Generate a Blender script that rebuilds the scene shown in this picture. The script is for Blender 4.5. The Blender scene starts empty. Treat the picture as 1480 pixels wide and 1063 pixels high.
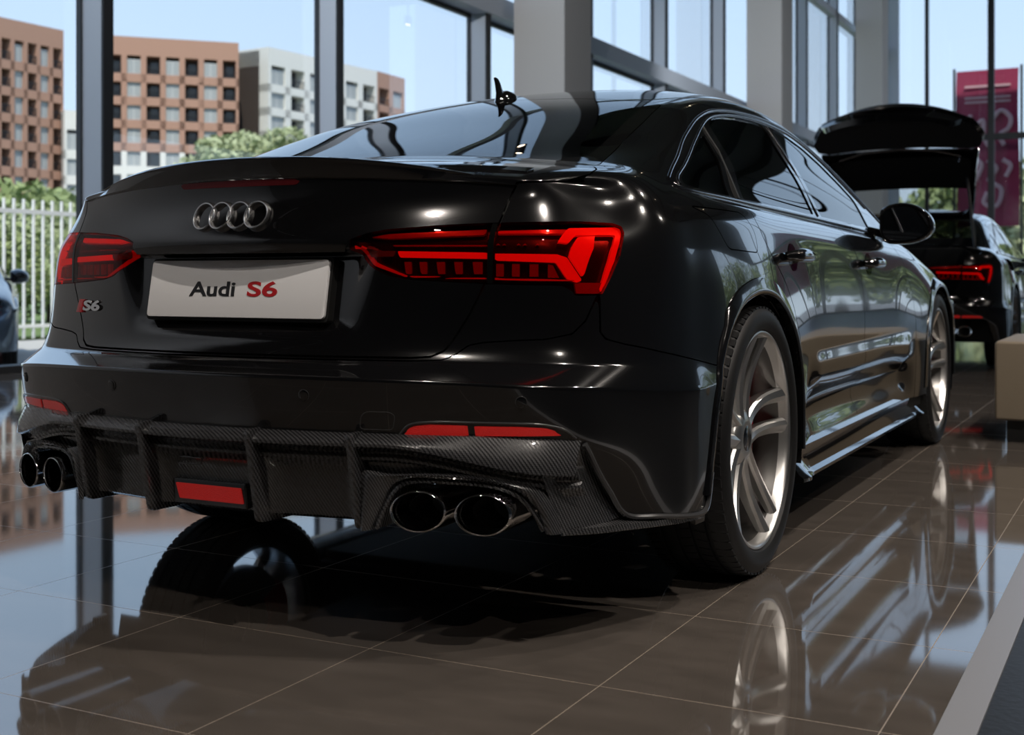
import bpy, bmesh, math, random
import numpy as np
from math import sin, cos, pi, radians, sqrt, atan2, hypot
from mathutils import Vector, Matrix
from mathutils.bvhtree import BVHTree

random.seed(7)
SC = bpy.context.scene
COL = SC.collection

# ------------------------------------------------------------------ camera
CAM = Vector((1.849, -2.071, 0.772))
YAW = 0.4795
cd = bpy.data.cameras.new('camera')
cam = bpy.data.objects.new('camera', cd)
COL.objects.link(cam)
cam.location = CAM
cam.rotation_euler = (radians(90), 0, YAW)
cd.sensor_width = 36.0
cd.lens = 36.0 * 1801.0 / 1480.0
cd.shift_y = -(531.5 - 403.4) / 1480.0
cd.clip_start = 0.05
cd.clip_end = 500
cd.dof.use_dof = True
cd.dof.focus_distance = 2.95
cd.dof.aperture_fstop = 5.0
SC.camera = cam

# ------------------------------------------------------------------ look, sky, sun
SC.view_settings.view_transform = 'Standard'
SC.view_settings.look = 'None'
SC.view_settings.gamma = 1.0
SC.view_settings.exposure = 0.0
SC.view_settings.use_curve_mapping = False
SC.cycles.use_denoising = True
SC.cycles.max_bounces = 10
SC.cycles.diffuse_bounces = 3
SC.cycles.glossy_bounces = 6
SC.cycles.transmission_bounces = 8
SC.cycles.transparent_max_bounces = 12
SC.cycles.sample_clamp_indirect = 6.0
SC.cycles.caustics_reflective = False
SC.cycles.caustics_refractive = False

W = bpy.data.worlds.new('sky_world')
SC.world = W
W.use_nodes = True
wn = W.node_tree.nodes
wl = W.node_tree.links
wn.clear()
wo = wn.new('ShaderNodeOutputWorld')
wb = wn.new('ShaderNodeBackground')
tc = wn.new('ShaderNodeTexCoord')
sx = wn.new('ShaderNodeSeparateXYZ')
rp = wn.new('ShaderNodeValToRGB')
wl.new(tc.outputs['Generated'], sx.inputs[0])
wl.new(sx.outputs['Z'], rp.inputs[0])
wl.new(rp.outputs[0], wb.inputs[0])
wl.new(wb.outputs[0], wo.inputs[0])
cr = rp.color_ramp
cr.elements[0].position = 0.0
cr.elements[0].color = (0.60, 0.70, 0.82, 1)
cr.elements[1].position = 0.9
cr.elements[1].color = (0.24, 0.39, 0.66, 1)
e = cr.elements.new(0.10); e.color = (0.53, 0.66, 0.84, 1)
e = cr.elements.new(0.28); e.color = (0.43, 0.58, 0.80, 1)
wb.inputs[1].default_value = 1.56

sd = bpy.data.lights.new('sun', 'SUN')
sun = bpy.data.objects.new('sun', sd)
COL.objects.link(sun)
sd.energy = 5.0
sd.angle = 0.02
sd.color = (1.0, 0.93, 0.82)
sun.rotation_euler = Vector((0.35, -0.5, 0.9)).to_track_quat('Z', 'Y').to_euler()

# ------------------------------------------------------------------ helpers
def tag(o, label=None, cat=None, group=None, kind=None):
    if label: o['label'] = label
    if cat: o['category'] = cat
    if group: o['group'] = group
    if kind: o['kind'] = kind
    return o

def empty(name, loc=(0, 0, 0), rz=0.0):
    o = bpy.data.objects.new(name, None)
    o.empty_display_size = 0.2
    COL.objects.link(o)
    o.location = loc
    o.rotation_euler = (0, 0, rz)
    return o

def link_mesh(name, me, parent=None):
    o = bpy.data.objects.new(name, me)
    COL.objects.link(o)
    if parent is not None:
        o.parent = parent
    return o

def mesh_obj(name, V, F, m, parent=None, smooth=True, angle=None, fmat=None):
    me = bpy.data.meshes.new(name)
    me.from_pydata([tuple(map(float, v)) for v in V], [], [tuple(int(i) for i in f) for f in F])
    for mm in (m if isinstance(m, (list, tuple)) else [m]):
        me.materials.append(mm)
    if fmat is not None:
        me.polygons.foreach_set('material_index', fmat)
    if smooth:
        me.polygons.foreach_set('use_smooth', [True] * len(me.polygons))
        if angle is not None:
            me.set_sharp_from_angle(angle=radians(angle))
    me.update()
    return link_mesh(name, me, parent)

def rot2(a):
    return np.array([[cos(a), -sin(a)], [sin(a), cos(a)]])

def catmull(P, n=8, closed=False):
    P = [np.array(p, float) for p in P]
    N = len(P)
    out = []
    rng = range(N if closed else N - 1)
    for i in rng:
        p1 = P[i]; p2 = P[(i + 1) % N]
        p0 = P[i - 1] if (i > 0 or closed) else 2 * p1 - p2
        p3 = P[(i + 2) % N] if (i + 2 < N or closed) else 2 * p2 - p1
        a = max(np.linalg.norm(p1 - p0), 1e-9) ** .5
        b = max(np.linalg.norm(p2 - p1), 1e-9) ** .5
        c = max(np.linalg.norm(p3 - p2), 1e-9) ** .5
        m1 = (p1 - p0) / a - (p2 - p0) / (a + b) + (p2 - p1) / b
        m2 = (p2 - p1) / b - (p3 - p1) / (b + c) + (p3 - p2) / c
        m1 *= b; m2 *= b
        for s in range(n):
            t = s / n
            out.append((2*t**3 - 3*t*t + 1) * p1 + (t**3 - 2*t*t + t) * m1 + (-2*t**3 + 3*t*t) * p2 + (t**3 - t*t) * m2)
    if not closed:
        out.append(P[-1])
    return np.array(out)

class MB:
    """collects shapes into one mesh"""
    def __init__(s):
        s.V = []; s.F = []
    def add(s, V, F):
        b = len(s.V)
        s.V.extend([tuple(map(float, v)) for v in V])
        s.F.extend([tuple(int(i) + b for i in f) for f in F])
        return s
    def box(s, x0, x1, y0, y1, z0, z1):
        V = [(x, y, z) for z in (z0, z1) for y in (y0, y1) for x in (x0, x1)]
        F = [(0, 2, 3, 1), (4, 5, 7, 6), (0, 1, 5, 4), (2, 6, 7, 3), (0, 4, 6, 2), (1, 3, 7, 5)]
        return s.add(V, F)
    def tube(s, P, r, n=10, closed=False, cap=True, flat=None):
        """swept round (or flattened) section; r may be a list"""
        P = [Vector(p) for p in P]
        N = len(P)
        rr = r if isinstance(r, (list, tuple, np.ndarray)) else [r] * N
        b = len(s.V)
        up = Vector((0, 0, 1))
        T = []
        for i in range(N):
            a = P[(i - 1) % N] if (closed or i > 0) else P[i]
            c = P[(i + 1) % N] if (closed or i < N - 1) else P[i]
            T.append((c - a).normalized())
        if abs(T[0].dot(up)) > 0.95: up = Vector((0, 1, 0))
        nrm = (up - T[0] * up.dot(T[0])).normalized()
        for i in range(N):
            nrm = (nrm - T[i] * nrm.dot(T[i])).normalized()
            bn = T[i].cross(nrm)
            for k in range(n):
                a = 2 * pi * k / n
                f = flat if flat else 1.0
                s.V.append(tuple(P[i] + (nrm * cos(a) * f + bn * sin(a)) * float(rr[i])))
        for i in range(N if closed else N - 1):
            j = (i + 1) % N
            for k in range(n):
                k2 = (k + 1) % n
                s.F.append((b + i*n + k, b + i*n + k2, b + j*n + k2, b + j*n + k))
        if cap and not closed:
            s.F.append(tuple(b + k for k in reversed(range(n))))
            s.F.append(tuple(b + (N-1)*n + k for k in range(n)))
        return s
    def lathe(s, prof, c, ax='x', n=64, closed=False):
        """prof = list of (along-axis, radius)"""
        b = len(s.V)
        m = len(prof)
        for k in range(n):
            a = 2 * pi * k / n
            for (h, r) in prof:
                if ax == 'x': s.V.append((c[0] + h, c[1] + r * cos(a), c[2] + r * sin(a)))
                elif ax == 'y': s.V.append((c[0] + r * cos(a), c[1] + h, c[2] + r * sin(a)))
                else: s.V.append((c[0] + r * cos(a), c[1] + r * sin(a), c[2] + h))
        for k in range(n):
            k2 = (k + 1) % n
            for i in range(m - (0 if closed else 1)):
                j = (i + 1) % m
                s.F.append((b + k*m + i, b + k*m + j, b + k2*m + j, b + k2*m + i))
        return s
    def loft(s, rings, closed=True, cap=True):
        b = len(s.V)
        n = len(rings[0])
        for R in rings:
            s.V.extend([tuple(map(float, p)) for p in R])
        for i in range(len(rings) - 1):
            for k in range(n if closed else n - 1):
                k2 = (k + 1) % n
                s.F.append((b + i*n + k, b + i*n + k2, b + (i+1)*n + k2, b + (i+1)*n + k))
        if cap and closed:
            s.F.append(tuple(b + k for k in reversed(range(n))))
            s.F.append(tuple(b + (len(rings)-1)*n + k for k in range(n)))
        return s
    def build(s, name, m, parent=None, smooth=False, angle=35, bevel=0.0, seg=2, xf=None, subsurf=0):
        me = bpy.data.meshes.new(name)
        V = s.V
        if xf is not None:
            V = [tuple(xf @ Vector(v)) for v in V]
        me.from_pydata(V, [], s.F)
        bm = bmesh.new(); bm.from_mesh(me)
        bmesh.ops.recalc_face_normals(bm, faces=bm.faces)
        if bevel > 0:
            eds = [e for e in bm.edges if len(e.link_faces) == 2 and e.calc_face_angle(0) > radians(25)]
            bmesh.ops.bevel(bm, geom=eds, offset=bevel, segments=seg, affect='EDGES', profile=0.6)
        bm.to_mesh(me); bm.free()
        me.materials.append(m)
        if smooth or bevel > 0:
            me.polygons.foreach_set('use_smooth', [True] * len(me.polygons))
            me.set_sharp_from_angle(angle=radians(angle))
        me.update()
        return link_mesh(name, me, parent)

def prism2(poly, holes=None):
    """triangulate a 2-D outline -> (verts2d, tris)"""
    bm = bmesh.new()
    vs = [bm.verts.new((p[0], p[1], 0)) for p in poly]
    bm.faces.new(vs)
    bmesh.ops.triangulate(bm, faces=bm.faces[:])
    bm.verts.index_update()
    F = [tuple(v.index for v in f.verts) for f in bm.faces]
    bm.free()
    return F

# ------------------------------------------------------------------ materials
def mat(name, col, rough=0.5, metal=0.0, spec=0.5, coat=0.0, coat_rough=0.03, emit=None, es=0.0, ior=1.5, trans=0.0, alpha=1.0):
    m = bpy.data.materials.new(name)
    m.use_nodes = True
    b = m.node_tree.nodes['Principled BSDF']
    b.inputs['Base Color'].default_value = (*col, 1)
    b.inputs['Roughness'].default_value = rough
    b.inputs['Metallic'].default_value = metal
    b.inputs['Specular IOR Level'].default_value = spec
    b.inputs['IOR'].default_value = ior
    b.inputs['Coat Weight'].default_value = coat
    b.inputs['Coat Roughness'].default_value = coat_rough
    b.inputs['Transmission Weight'].default_value = trans
    b.inputs['Alpha'].default_value = alpha
    if emit:
        b.inputs['Emission Color'].default_value = (*emit, 1)
        b.inputs['Emission Strength'].default_value = es
    return m

def nodes(m):
    return m.node_tree.nodes, m.node_tree.links, m.node_tree.nodes['Principled BSDF']

def bump_noise(m, scale, strength, dist=0.01, detail=3):
    n, l, b = nodes(m)
    t = n.new('ShaderNodeTexNoise'); t.inputs['Scale'].default_value = scale; t.inputs['Detail'].default_value = detail
    g = n.new('ShaderNodeNewGeometry')
    l.new(g.outputs['Position'], t.inputs['Vector'])
    bp = n.new('ShaderNodeBump'); bp.inputs['Strength'].default_value = strength; bp.inputs['Distance'].default_value = dist
    l.new(t.outputs['Fac'], bp.inputs['Height']); l.new(bp.outputs[0], b.inputs['Normal'])

def thin_glass(name, col, refl_boost=1.0, rough=0.0, ior=1.5):
    """a single pane: tinted see-through plus mirror by fresnel"""
    m = bpy.data.materials.new(name)
    m.use_nodes = True
    n = m.node_tree.nodes; l = m.node_tree.links
    n.clear()
    o = n.new('ShaderNodeOutputMaterial')
    mx = n.new('ShaderNodeMixShader')
    tr = n.new('ShaderNodeBsdfTransparent'); tr.inputs[0].default_value = (*col, 1)
    gl = n.new('ShaderNodeBsdfGlossy'); gl.inputs['Roughness'].default_value = rough
    gl.inputs[0].default_value = (refl_boost, refl_boost, refl_boost, 1)
    fr = n.new('ShaderNodeFresnel')
    ge = n.new('ShaderNodeNewGeometry')          # the same mirror strength seen from either side of the pane
    ma = n.new('ShaderNodeMath'); ma.operation = 'MULTIPLY_ADD'
    ma.inputs[1].default_value = 1 / ior - ior; ma.inputs[2].default_value = ior
    l.new(ge.outputs['Backfacing'], ma.inputs[0]); l.new(ma.outputs[0], fr.inputs[0])
    l.new(fr.outputs[0], mx.inputs[0]); l.new(tr.outputs[0], mx.inputs[1]); l.new(gl.outputs[0], mx.inputs[2])
    l.new(mx.outputs[0], o.inputs[0])
    return m

M = {}
M['paint'] = mat('black_gloss_paint', (0.0035, 0.0035, 0.004), 0.12, 0.0, 0.5, 1.0, 0.01)
M['gloss_trim'] = mat('gloss_black_trim', (0.004, 0.004, 0.0045), 0.08, 0, 0.5, 1.0, 0.02)
M['black'] = mat('matt_black_plastic', (0.006, 0.006, 0.006), 0.6, 0, 0.3)
M['dark_steel'] = mat('polished_dark_trim', (0.30, 0.30, 0.32), 0.16, 1.0)
M['chrome'] = mat('chrome', (0.86, 0.86, 0.87), 0.05, 1.0)
M['satin_metal'] = mat('satin_silver_alloy', (0.74, 0.73, 0.715), 0.29, 1.0)
M['rim_in'] = mat('alloy_barrel', (0.42, 0.41, 0.39), 0.32, 1.0)
M['rubber'] = mat('tyre_rubber', (0.008, 0.008, 0.008), 0.6, 0, 0.15)
M['glass'] = thin_glass('tinted_car_glass', (0.035, 0.037, 0.035), 1.0, 0.0, 1.55)
M['frit'] = mat('black_glass_border', (0.003, 0.003, 0.003), 0.03, 0, 0.5)
M['interior'] = mat('dark_cabin_lining', (0.012, 0.012, 0.012), 0.8, 0, 0.2)
M['red_caliper'] = mat('red_caliper_enamel', (0.5, 0.01, 0.01), 0.3, 0, 0.5, 0.6)
M['plate'] = mat('plate_white', (0.80, 0.80, 0.81), 0.28, 0, 0.4)
M['ink_black'] = mat('ink_black', (0.012, 0.012, 0.014), 0.4)
M['ink_red'] = mat('ink_red', (0.42, 0.008, 0.012), 0.4)
M['rim_dark'] = mat('dark_alloy', (.20, .20, .21), .3, 1.0)
M['glass_clear'] = thin_glass('tailgate_tint', (.55, .56, .55), 1.0, 0, 1.5)
SPOT_W = 225
WASH_W = 230
# ------------------------------------------------------------------ car body cage
GX = [0, .16, .32, .46, .58, .68, .77, .845]
GY = [0, .008, .032, .066, .107, .149, .206, .305]
SY = [.52, .66, .80, 1.0, 1.2, 1.4, 1.7, 2.05, 2.45, 2.85, 3.2, 3.55, 3.9, 4.25, 4.55]
#        rear: z centre, z corner, y0, x scale
RR = [(.22, .22, .100, .970), (.34, .34, .060, .985), (.455, .44, .020, 1.00), (.570, .545, .000, 1.000),
      (.597, .592, .082, 1.016), (.655, .655, .108, 1.016), (.765, .765, .108, .996), (.845, .845, .105, .968),
      (.892, .892, .120, .945), (.945, .945, .138, .915), (1.003, .975, .140, .885)]
#        side x per station
RX = [[.905, .928, .937, .938, .938, .93, .900, .897, .897, .898, .905, .930, .937, .935, .91],
      [.918, .934, .941, .943, .943, .935, .897, .888, .888, .889, .900, .935, .942, .940, .915],
      [.924, .936, .942, .943, .943, .935, .903, .893, .893, .894, .905, .935, .943, .940, .918],
      [.926, .937, .942, .943, .943, .936, .913, .905, .905, .906, .912, .935, .943, .940, .918],
      [.905, .922, .935, .942, .942, .935, .915, .908, .908, .909, .914, .933, .942, .938, .915],
      [.898, .915, .930, .940, .940, .931, .914, .908, .908, .909, .913, .930, .940, .935, .91],
      [.890, .907, .920, .931, .931, .922, .909, .904, .904, .905, .909, .921, .930, .922, .895],
      [.880, .897, .909, .917, .917, .911, .902, .898, .898, .898, .901, .909, .914, .905, .875],
      [.866, .882, .893, .900, .900, .896, .891, .888, .888, .888, .889, .893, .893, .88, .84],
      [.836, .853, .863, .868, .868, .863, .859, .857, .857, .857, .857, .857, .85, .83, .79],
      [.795, .806, .812, .813, .812, .811, .811, .811, .811, .811, .813, .815, .79, .77, .73]]
RZ = [[.22]*15, [.34]*15, [.445, .45, .455] + [.46]*12,
      [.53, .525, .53] + [.54]*12, [.592, .595] + [.605]*13, [.66]*15,
      [.768, .77, .77, .77, .77, .765, .76, .755, .75, .745, .74, .735, .72, .69, .63],
      [.845, .848, .85, .852, .85, .848, .84, .835, .828, .82, .81, .80, .775, .74, .67],
      [.895, .905, .914, .918, .918, .915, .907, .899, .890, .880, .868, .855, .825, .785, .71],
      [.95, .955, .96, .962, .962, .960, .955, .949, .941, .933, .922, .910, .87, .82, .74],
      [.992, .997, 1.0, 1.0, .998, .995, .988, .980, .972, .963, .953, .945, .895, .838, .755]]
TOP = [  # idx 6..0 per station: x, z ; dy at centre
    ([.735, .62, .5, .38, .25, .12, 0], [1.012, 1.022, 1.030, 1.036, 1.041, 1.043, 1.044], -.24),
    ([.750, .66, .54, .41, .27, .13, 0], [1.030, 1.045, 1.058, 1.068, 1.076, 1.081, 1.082], -.06),
    ([.757, .68, .585, .45, .30, .15, 0], [1.055, 1.080, 1.096, 1.115, 1.127, 1.133, 1.135], -.04),
    ([.757, .690, .610, .47, .32, .16, 0], [1.080, 1.128, 1.160, 1.181, 1.194, 1.201, 1.203], -.03),
    ([.757, .690, .610, .47, .32, .16, 0], [1.090, 1.165, 1.220, 1.248, 1.262, 1.270, 1.272], -.02),
    ([.757, .688, .605, .47, .32, .16, 0], [1.095, 1.190, 1.272, 1.304, 1.321, 1.330, 1.333], 0),
    ([.757, .685, .602, .47, .32, .16, 0], [1.098, 1.210, 1.318, 1.360, 1.382, 1.393, 1.396], 0),
    ([.757, .683, .600, .47, .32, .16, 0], [1.098, 1.222, 1.346, 1.402, 1.428, 1.440, 1.444], 0),
    ([.757, .683, .600, .47, .32, .16, 0], [1.093, 1.218, 1.345, 1.412, 1.444, 1.458, 1.462], 0),
    ([.757, .690, .612, .47, .32, .16, 0], [1.078, 1.188, 1.293, 1.380, 1.422, 1.440, 1.446], .05),
    ([.765, .712, .652, .50, .34, .17, 0], [1.045, 1.125, 1.195, 1.262, 1.292, 1.303, 1.308], .08),
    ([.788, .755, .705, .55, .36, .18, 0], [.975, .999, 1.030, 1.088, 1.120, 1.135, 1.140], .08),
    ([.740, .67, .57, .45, .3, .15, 0], [.925, .948, .965, .98, .99, .995, 1.0], .05),
    ([.72, .65, .55, .42, .28, .14, 0], [.872, .897, .915, .93, .94, .945, .948], .05),
    ([.67, .60, .5, .38, .25, .12, 0], [.79, .82, .84, .86, .87, .878, .88], .05)]

def build_cage():
    NS = len(SY)
    P = {}
    half = []          # (key)->pos
    def put(key, p): P[key] = np.array(p, float)
    nr = len(RR)
    for i, (zc, zk, y0, s) in enumerate(RR):
        for k in range(8):
            t = (k / 7) ** 2.2
            put(('m', i, k), (GX[k] * s, y0 + GY[k], zc + (zk - zc) * t))
        for j in range(NS):
            put(('m', i, 8 + j), (RX[i][j], SY[j], RZ[i][j]))
        zf = [.22, .32, .40, .48, .54, .58, .62, .65, .68, .71, .73][i]
        for f in range(8):      # front, corner -> centre
            k = 7 - f
            put(('m', i, 8 + NS + f), (GX[k] * (.95 - .01 * i), 4.97 - GY[k] * .85 - .006 * i * i, zf))
    put(('m', 10, 7), (.742, .455, .978))
    E = len(RR) - 1
    for j in range(NS):
        xs, zs, dy = TOP[j]
        for q, k in enumerate(range(6, -1, -1)):
            x = xs[q]
            w = max(0.0, 1 - (x / max(RX[E][j], .01)) ** 2)
            put(('t', j, k), (x, SY[j] + dy * w, zs[q]))
    # faces (half), keys
    F = []
    ncol = 8 + NS + 8
    for i in range(nr - 1):
        for c in range(ncol - 1):
            F.append([('m', i, c), ('m', i, c + 1), ('m', i + 1, c + 1), ('m', i + 1, c)])
    def tk(j, k):          # j=-1 rear edge, NS = front edge
        if j == -1: return ('m', E, k)
        if j == NS: return ('m', E, 8 + NS + (7 - k))
        if k == 7: return ('m', E, 8 + j)
        return ('t', j, k)
    for j in range(-1, NS):
        for k in range(7):
            F.append([tk(j, k), tk(j, k + 1), tk(j + 1, k + 1), tk(j + 1, k)])
    keys = list(P)
    idx = {}
    V = []
    for kk in keys:
        idx[(kk, 1)] = len(V); V.append(P[kk])
        if abs(P[kk][0]) < 1e-6: idx[(kk, -1)] = idx[(kk, 1)]
        else:
            idx[(kk, -1)] = len(V); V.append(P[kk] * [-1, 1, 1])
    FF = []
    for f in F:
        FF.append([idx[(k, 1)] for k in f])
        FF.append([idx[(k, -1)] for k in reversed(f)])
    cre = {}
    def cr_(a, b, w):
        for s in (1, -1): cre[tuple(sorted((idx[(a, s)], idx[(b, s)])))] = w
    for c in range(0, 11):
        w = 1.0 if c < 7 else [1, .8, .5, .2][c - 7]
        cr_(('m', 3, c), ('m', 3, c + 1), w)
        cr_(('m', 4, c), ('m', 4, c + 1), w * .6)
    for c in range(0, 7):
        cr_(('m', E, c), ('m', E, c + 1), [1, 1, 1, 1, .9, .6, .3][c])
    for k in range(0, 6):
        a_ = tk(1, k); b_ = tk(1, k + 1); cr_(a_, b_, [.9, .9, .9, .9, .8, .4][k])
    for c in range(8, 8 + NS):
        cr_(('m', 8, c), ('m', 8, c + 1), .35)
    return np.array(V), FF, cre

def subsurf(V, F, cre, level, fit=4):
    me = bpy.data.meshes.new('cage')
    me.from_pydata([tuple(v) for v in V], [], F)
    at = me.attributes.new('crease_edge', 'FLOAT', 'EDGE')
    vals = np.zeros(len(me.edges))
    for i, e_ in enumerate(me.edges):
        vals[i] = cre.get(tuple(sorted(e_.vertices)), 0)
    at.data.foreach_set('value', vals)
    o = bpy.data.objects.new('cage', me); COL.objects.link(o)
    md = o.modifiers.new('s', 'SUBSURF'); md.use_limit_surface = True; md.quality = 4
    md.levels = 1; md.render_levels = 1; md.boundary_smooth = 'PRESERVE_CORNERS'
    n = len(V); C = V.copy()
    for it in range(fit):
        dg = bpy.context.evaluated_depsgraph_get(); dg.update()
        ev = o.evaluated_get(dg).to_mesh()
        a = np.zeros(len(ev.vertices) * 3); ev.vertices.foreach_get('co', a); a = a.reshape(-1, 3)[:n]
        o.evaluated_get(dg).to_mesh_clear()
        C = C + (V - a) * .9
        me.vertices.foreach_set('co', C.ravel()); me.update()
    md.levels = level
    dg = bpy.context.evaluated_depsgraph_get(); dg.update()
    ev = o.evaluated_get(dg).to_mesh()
    a = np.zeros(len(ev.vertices) * 3); ev.vertices.foreach_get('co', a); a = a.reshape(-1, 3).copy()
    f = np.zeros(len(ev.loops), int); ev.loops.foreach_get('vertex_index', f); f = f.reshape(-1, 4).copy()
    o.evaluated_get(dg).to_mesh_clear()
    bpy.data.objects.remove(o); bpy.data.meshes.remove(me)
    return a, f

BV, BF = subsurf(*build_cage(), 4)
# right half
cx_ = BV[BF].mean(axis=1)[:, 0]
HF = BF[cx_ > 0]
u_, inv_ = np.unique(HF, return_inverse=True)
HV = BV[u_]; HF = inv_.reshape(HF.shape)
HV[np.abs(HV[:, 0]) < 1e-5, 0] = 0
BODY = BVHTree.FromPolygons([tuple(v) for v in BV], [tuple(int(q) for q in f) for f in BF])
# ------------------------------------------------------------------ cutting panels out of the body skin
def sdist(P, poly):
    """signed distance (inside > 0) of 2-D points to a polygon"""
    poly = np.array(poly, float)
    A = poly; B = np.roll(poly, -1, axis=0)
    best = np.full(len(P), 1e9)
    ins = np.zeros(len(P), bool)
    for a, b in zip(A, B):
        ab = b - a
        ap = P - a
        t = np.clip((ap @ ab) / max(ab @ ab, 1e-12), 0, 1)
        d = np.hypot(*(ap - t[:, None] * ab).T)
        best = np.minimum(best, d)
        c = (a[1] > P[:, 1]) != (b[1] > P[:, 1])
        with np.errstate(divide='ignore', invalid='ignore'):
            xi = (b[0] - a[0]) * (P[:, 1] - a[1]) / (b[1] - a[1] + 1e-15) + a[0]
        ins ^= c & (P[:, 0] < xi)
    return np.where(ins, best, -best)

def clip(V, F, s):
    """keep the part of the mesh where s > 0; F list of tuples / array"""
    sg = s > 0
    keep = []; cross = []
    for f in F:
        k = sum(bool(sg[i]) for i in f)
        if k == len(f): keep.append(tuple(f))
        elif k: cross.append(f)
    Vn = list(V); cache = {}
    def mid(a, b):
        key = (a, b) if a < b else (b, a)
        if key not in cache:
            t = s[a] / (s[a] - s[b])
            t = min(max(t, 0.0), 1.0)
            cache[key] = len(Vn)
            Vn.append(V[a] + (V[b] - V[a]) * t)
        return cache[key]
    for f in cross:
        out = []
        for i in range(len(f)):
            a = f[i]; b = f[(i + 1) % len(f)]
            if sg[a]: out.append(a)
            if sg[a] != sg[b]: out.append(mid(a, b))
        if len(out) >= 3: keep.append(tuple(out))
    Vn = np.array(Vn)
    used = sorted({i for f in keep for i in f})
    mp = {u: i for i, u in enumerate(used)}
    return (Vn[used] if used else np.zeros((0, 3))), [tuple(mp[i] for i in f) for f in keep]

def carve(Mx, fn, gap=0.0035):
    V, F = Mx
    if len(F) == 0: return Mx, Mx
    s = fn(V)
    return clip(V, F, s - gap / 2), clip(V, F, -s - gap / 2)

def P2(V, a, b): return np.stack([V[:, a], V[:, b]], 1)
def zone(poly, a, b, *lims):
    """field of a polygon drawn in the plane of axes a, b; lims = (axis, low, high)"""
    def fn(V):
        s = sdist(P2(V, a, b), poly)
        for (ax, lo, hi) in lims:
            s = np.minimum(s, np.minimum(V[:, ax] - lo, hi - V[:, ax]))
        return s
    return fn

def mirror_mesh(Mx):
    V, F = Mx
    return V * [-1, 1, 1], [tuple(reversed(f)) for f in F]

def join_center(Mx):
    V, F = Mx
    n = len(V)
    Vm = V * [-1, 1, 1]
    mp = [i if abs(V[i][0]) < 1e-5 else i + n for i in range(n)]
    F2 = [tuple(mp[i] for i in reversed(f)) for f in F]
    return np.vstack([V, Vm]), list(F) + F2

def vnormals(V, F):
    N = np.zeros_like(V)
    for f in F:
        p = V[list(f)]
        c = np.cross(p[1] - p[0], p[2] - p[0])
        if len(f) > 3: c = c + np.cross(p[2] - p[0], p[3] - p[0])
        for i in f: N[i] += c
    return N / np.maximum(np.linalg.norm(N, axis=1), 1e-12)[:, None]

def flange(Mx, depth=0.012, skip_center=False):
    V, F = Mx
    if len(F) == 0: return Mx
    N = vnormals(V, F)
    cnt = {}
    for f in F:
        for i in range(len(f)):
            a, b = f[i], f[(i + 1) % len(f)]
            cnt.setdefault((min(a, b), max(a, b)), []).append((a, b))
    V2 = list(V); F2 = list(F); mp = {}
    def top(i):
        if ('t', i) not in mp: mp[('t', i)] = len(V2); V2.append(V[i])
        return mp[('t', i)]
    def bot(i):
        if ('b', i) not in mp: mp[('b', i)] = len(V2); V2.append(V[i] - N[i] * depth)
        return mp[('b', i)]
    for k, l in cnt.items():
        if len(l) == 1:
            a, b = l[0]
            if skip_center and abs(V[a][0]) < 1e-5 and abs(V[b][0]) < 1e-5: continue
            F2.append((top(b), top(a), bot(a), bot(b)))
    return np.array(V2), F2

def panel(name, Mx, m, parent, depth=0.012, center=False):
    if center: Mx = join_center(Mx)
    Mx = flange(Mx, depth)
    return mesh_obj(name, Mx[0], Mx[1], m, parent)

def both(name, Mx, m, parent, depth=0.012):
    o = panel(name, Mx, m, parent, depth)
    p = panel(name, mirror_mesh(Mx), m, parent, depth)
    return o, p

def smoothpoly(P, n=4, closed=True):
    return [tuple(p) for p in catmull(P, n, closed)]

def roundpoly(P, r, n=4):
    """round the corners of a 2-D polygon"""
    out = []
    N = len(P)
    rs = r if isinstance(r, (list, tuple)) else [r] * N
    for i in range(N):
        p0 = np.array(P[i - 1], float); p = np.array(P[i], float); p1 = np.array(P[(i + 1) % N], float)
        a = p0 - p; b = p1 - p
        la = np.linalg.norm(a); lb = np.linalg.norm(b)
        q = min(rs[i], la * .48, lb * .48)
        if q < 1e-6: out.append(tuple(p)); continue
        s = p + a / la * q; e_ = p + b / lb * q
        for t in np.linspace(0, 1, n + 1):
            out.append(tuple((1-t)**2 * s + 2*t*(1-t) * p + t*t * e_))
    return out

# outlines, all in metres on the car (x across, y forward from the rear, z up)
ARCH_R = [(.60, -.1), (.655, .25), (.69, .38), (.725, .50), (.79, .62), (.90, .70), (1.0, .728), (1.11, .735),
          (1.23, .718), (1.35, .665), (1.43, .60), (1.485, .50), (1.50, .38), (1.50, .25), (1.50, -.1)]
ARCH_F = [(3.63, -.1), (3.63, .30), (3.66, .46), (3.73, .60), (3.84, .69), (3.96, .73), (4.05, .738),
          (4.16, .725), (4.28, .67), (4.38, .58), (4.43, .46), (4.45, .3), (4.45, -.1)]
LAMP = [(.309, .833), (.309, .856), (.344, .869), (.387, .877), (.5, .886), (.602, .890), (.752, .894), (.798, .892),
        (.813, .885), (.820, .871), (.822, .852), (.8225, .822), (.815, .780), (.803, .738), (.762, .738), (.756, .748),
        (.740, .758), (.591, .762), (.437, .771), (.393, .780), (.355, .799)]
DLO = [(.768, 1.004), (.770, 1.015), (.86, 1.049), (.981, 1.091), (1.13, 1.145), (1.277, 1.197), (1.38, 1.232), (1.472, 1.258), (1.56, 1.279), (1.65, 1.295),
       (1.80, 1.312), (2.0, 1.324), (2.233, 1.328), (2.45, 1.320), (2.66, 1.296), (2.85, 1.252), (3.05, 1.185),
       (3.28, 1.085), (3.52, .962), (3.40, .955), (3.12, .957), (2.39, .968), (2.1, .973), (1.544, .978), (1.185, .982), (.82, .988)]
QG = [(.855, 1.006), (.865, 1.022), (1.0, 1.067), (1.15, 1.120), (1.30, 1.172), (1.345, 1.182), (1.30, 1.10), (1.20, .998), (1.0, .998)]
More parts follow.
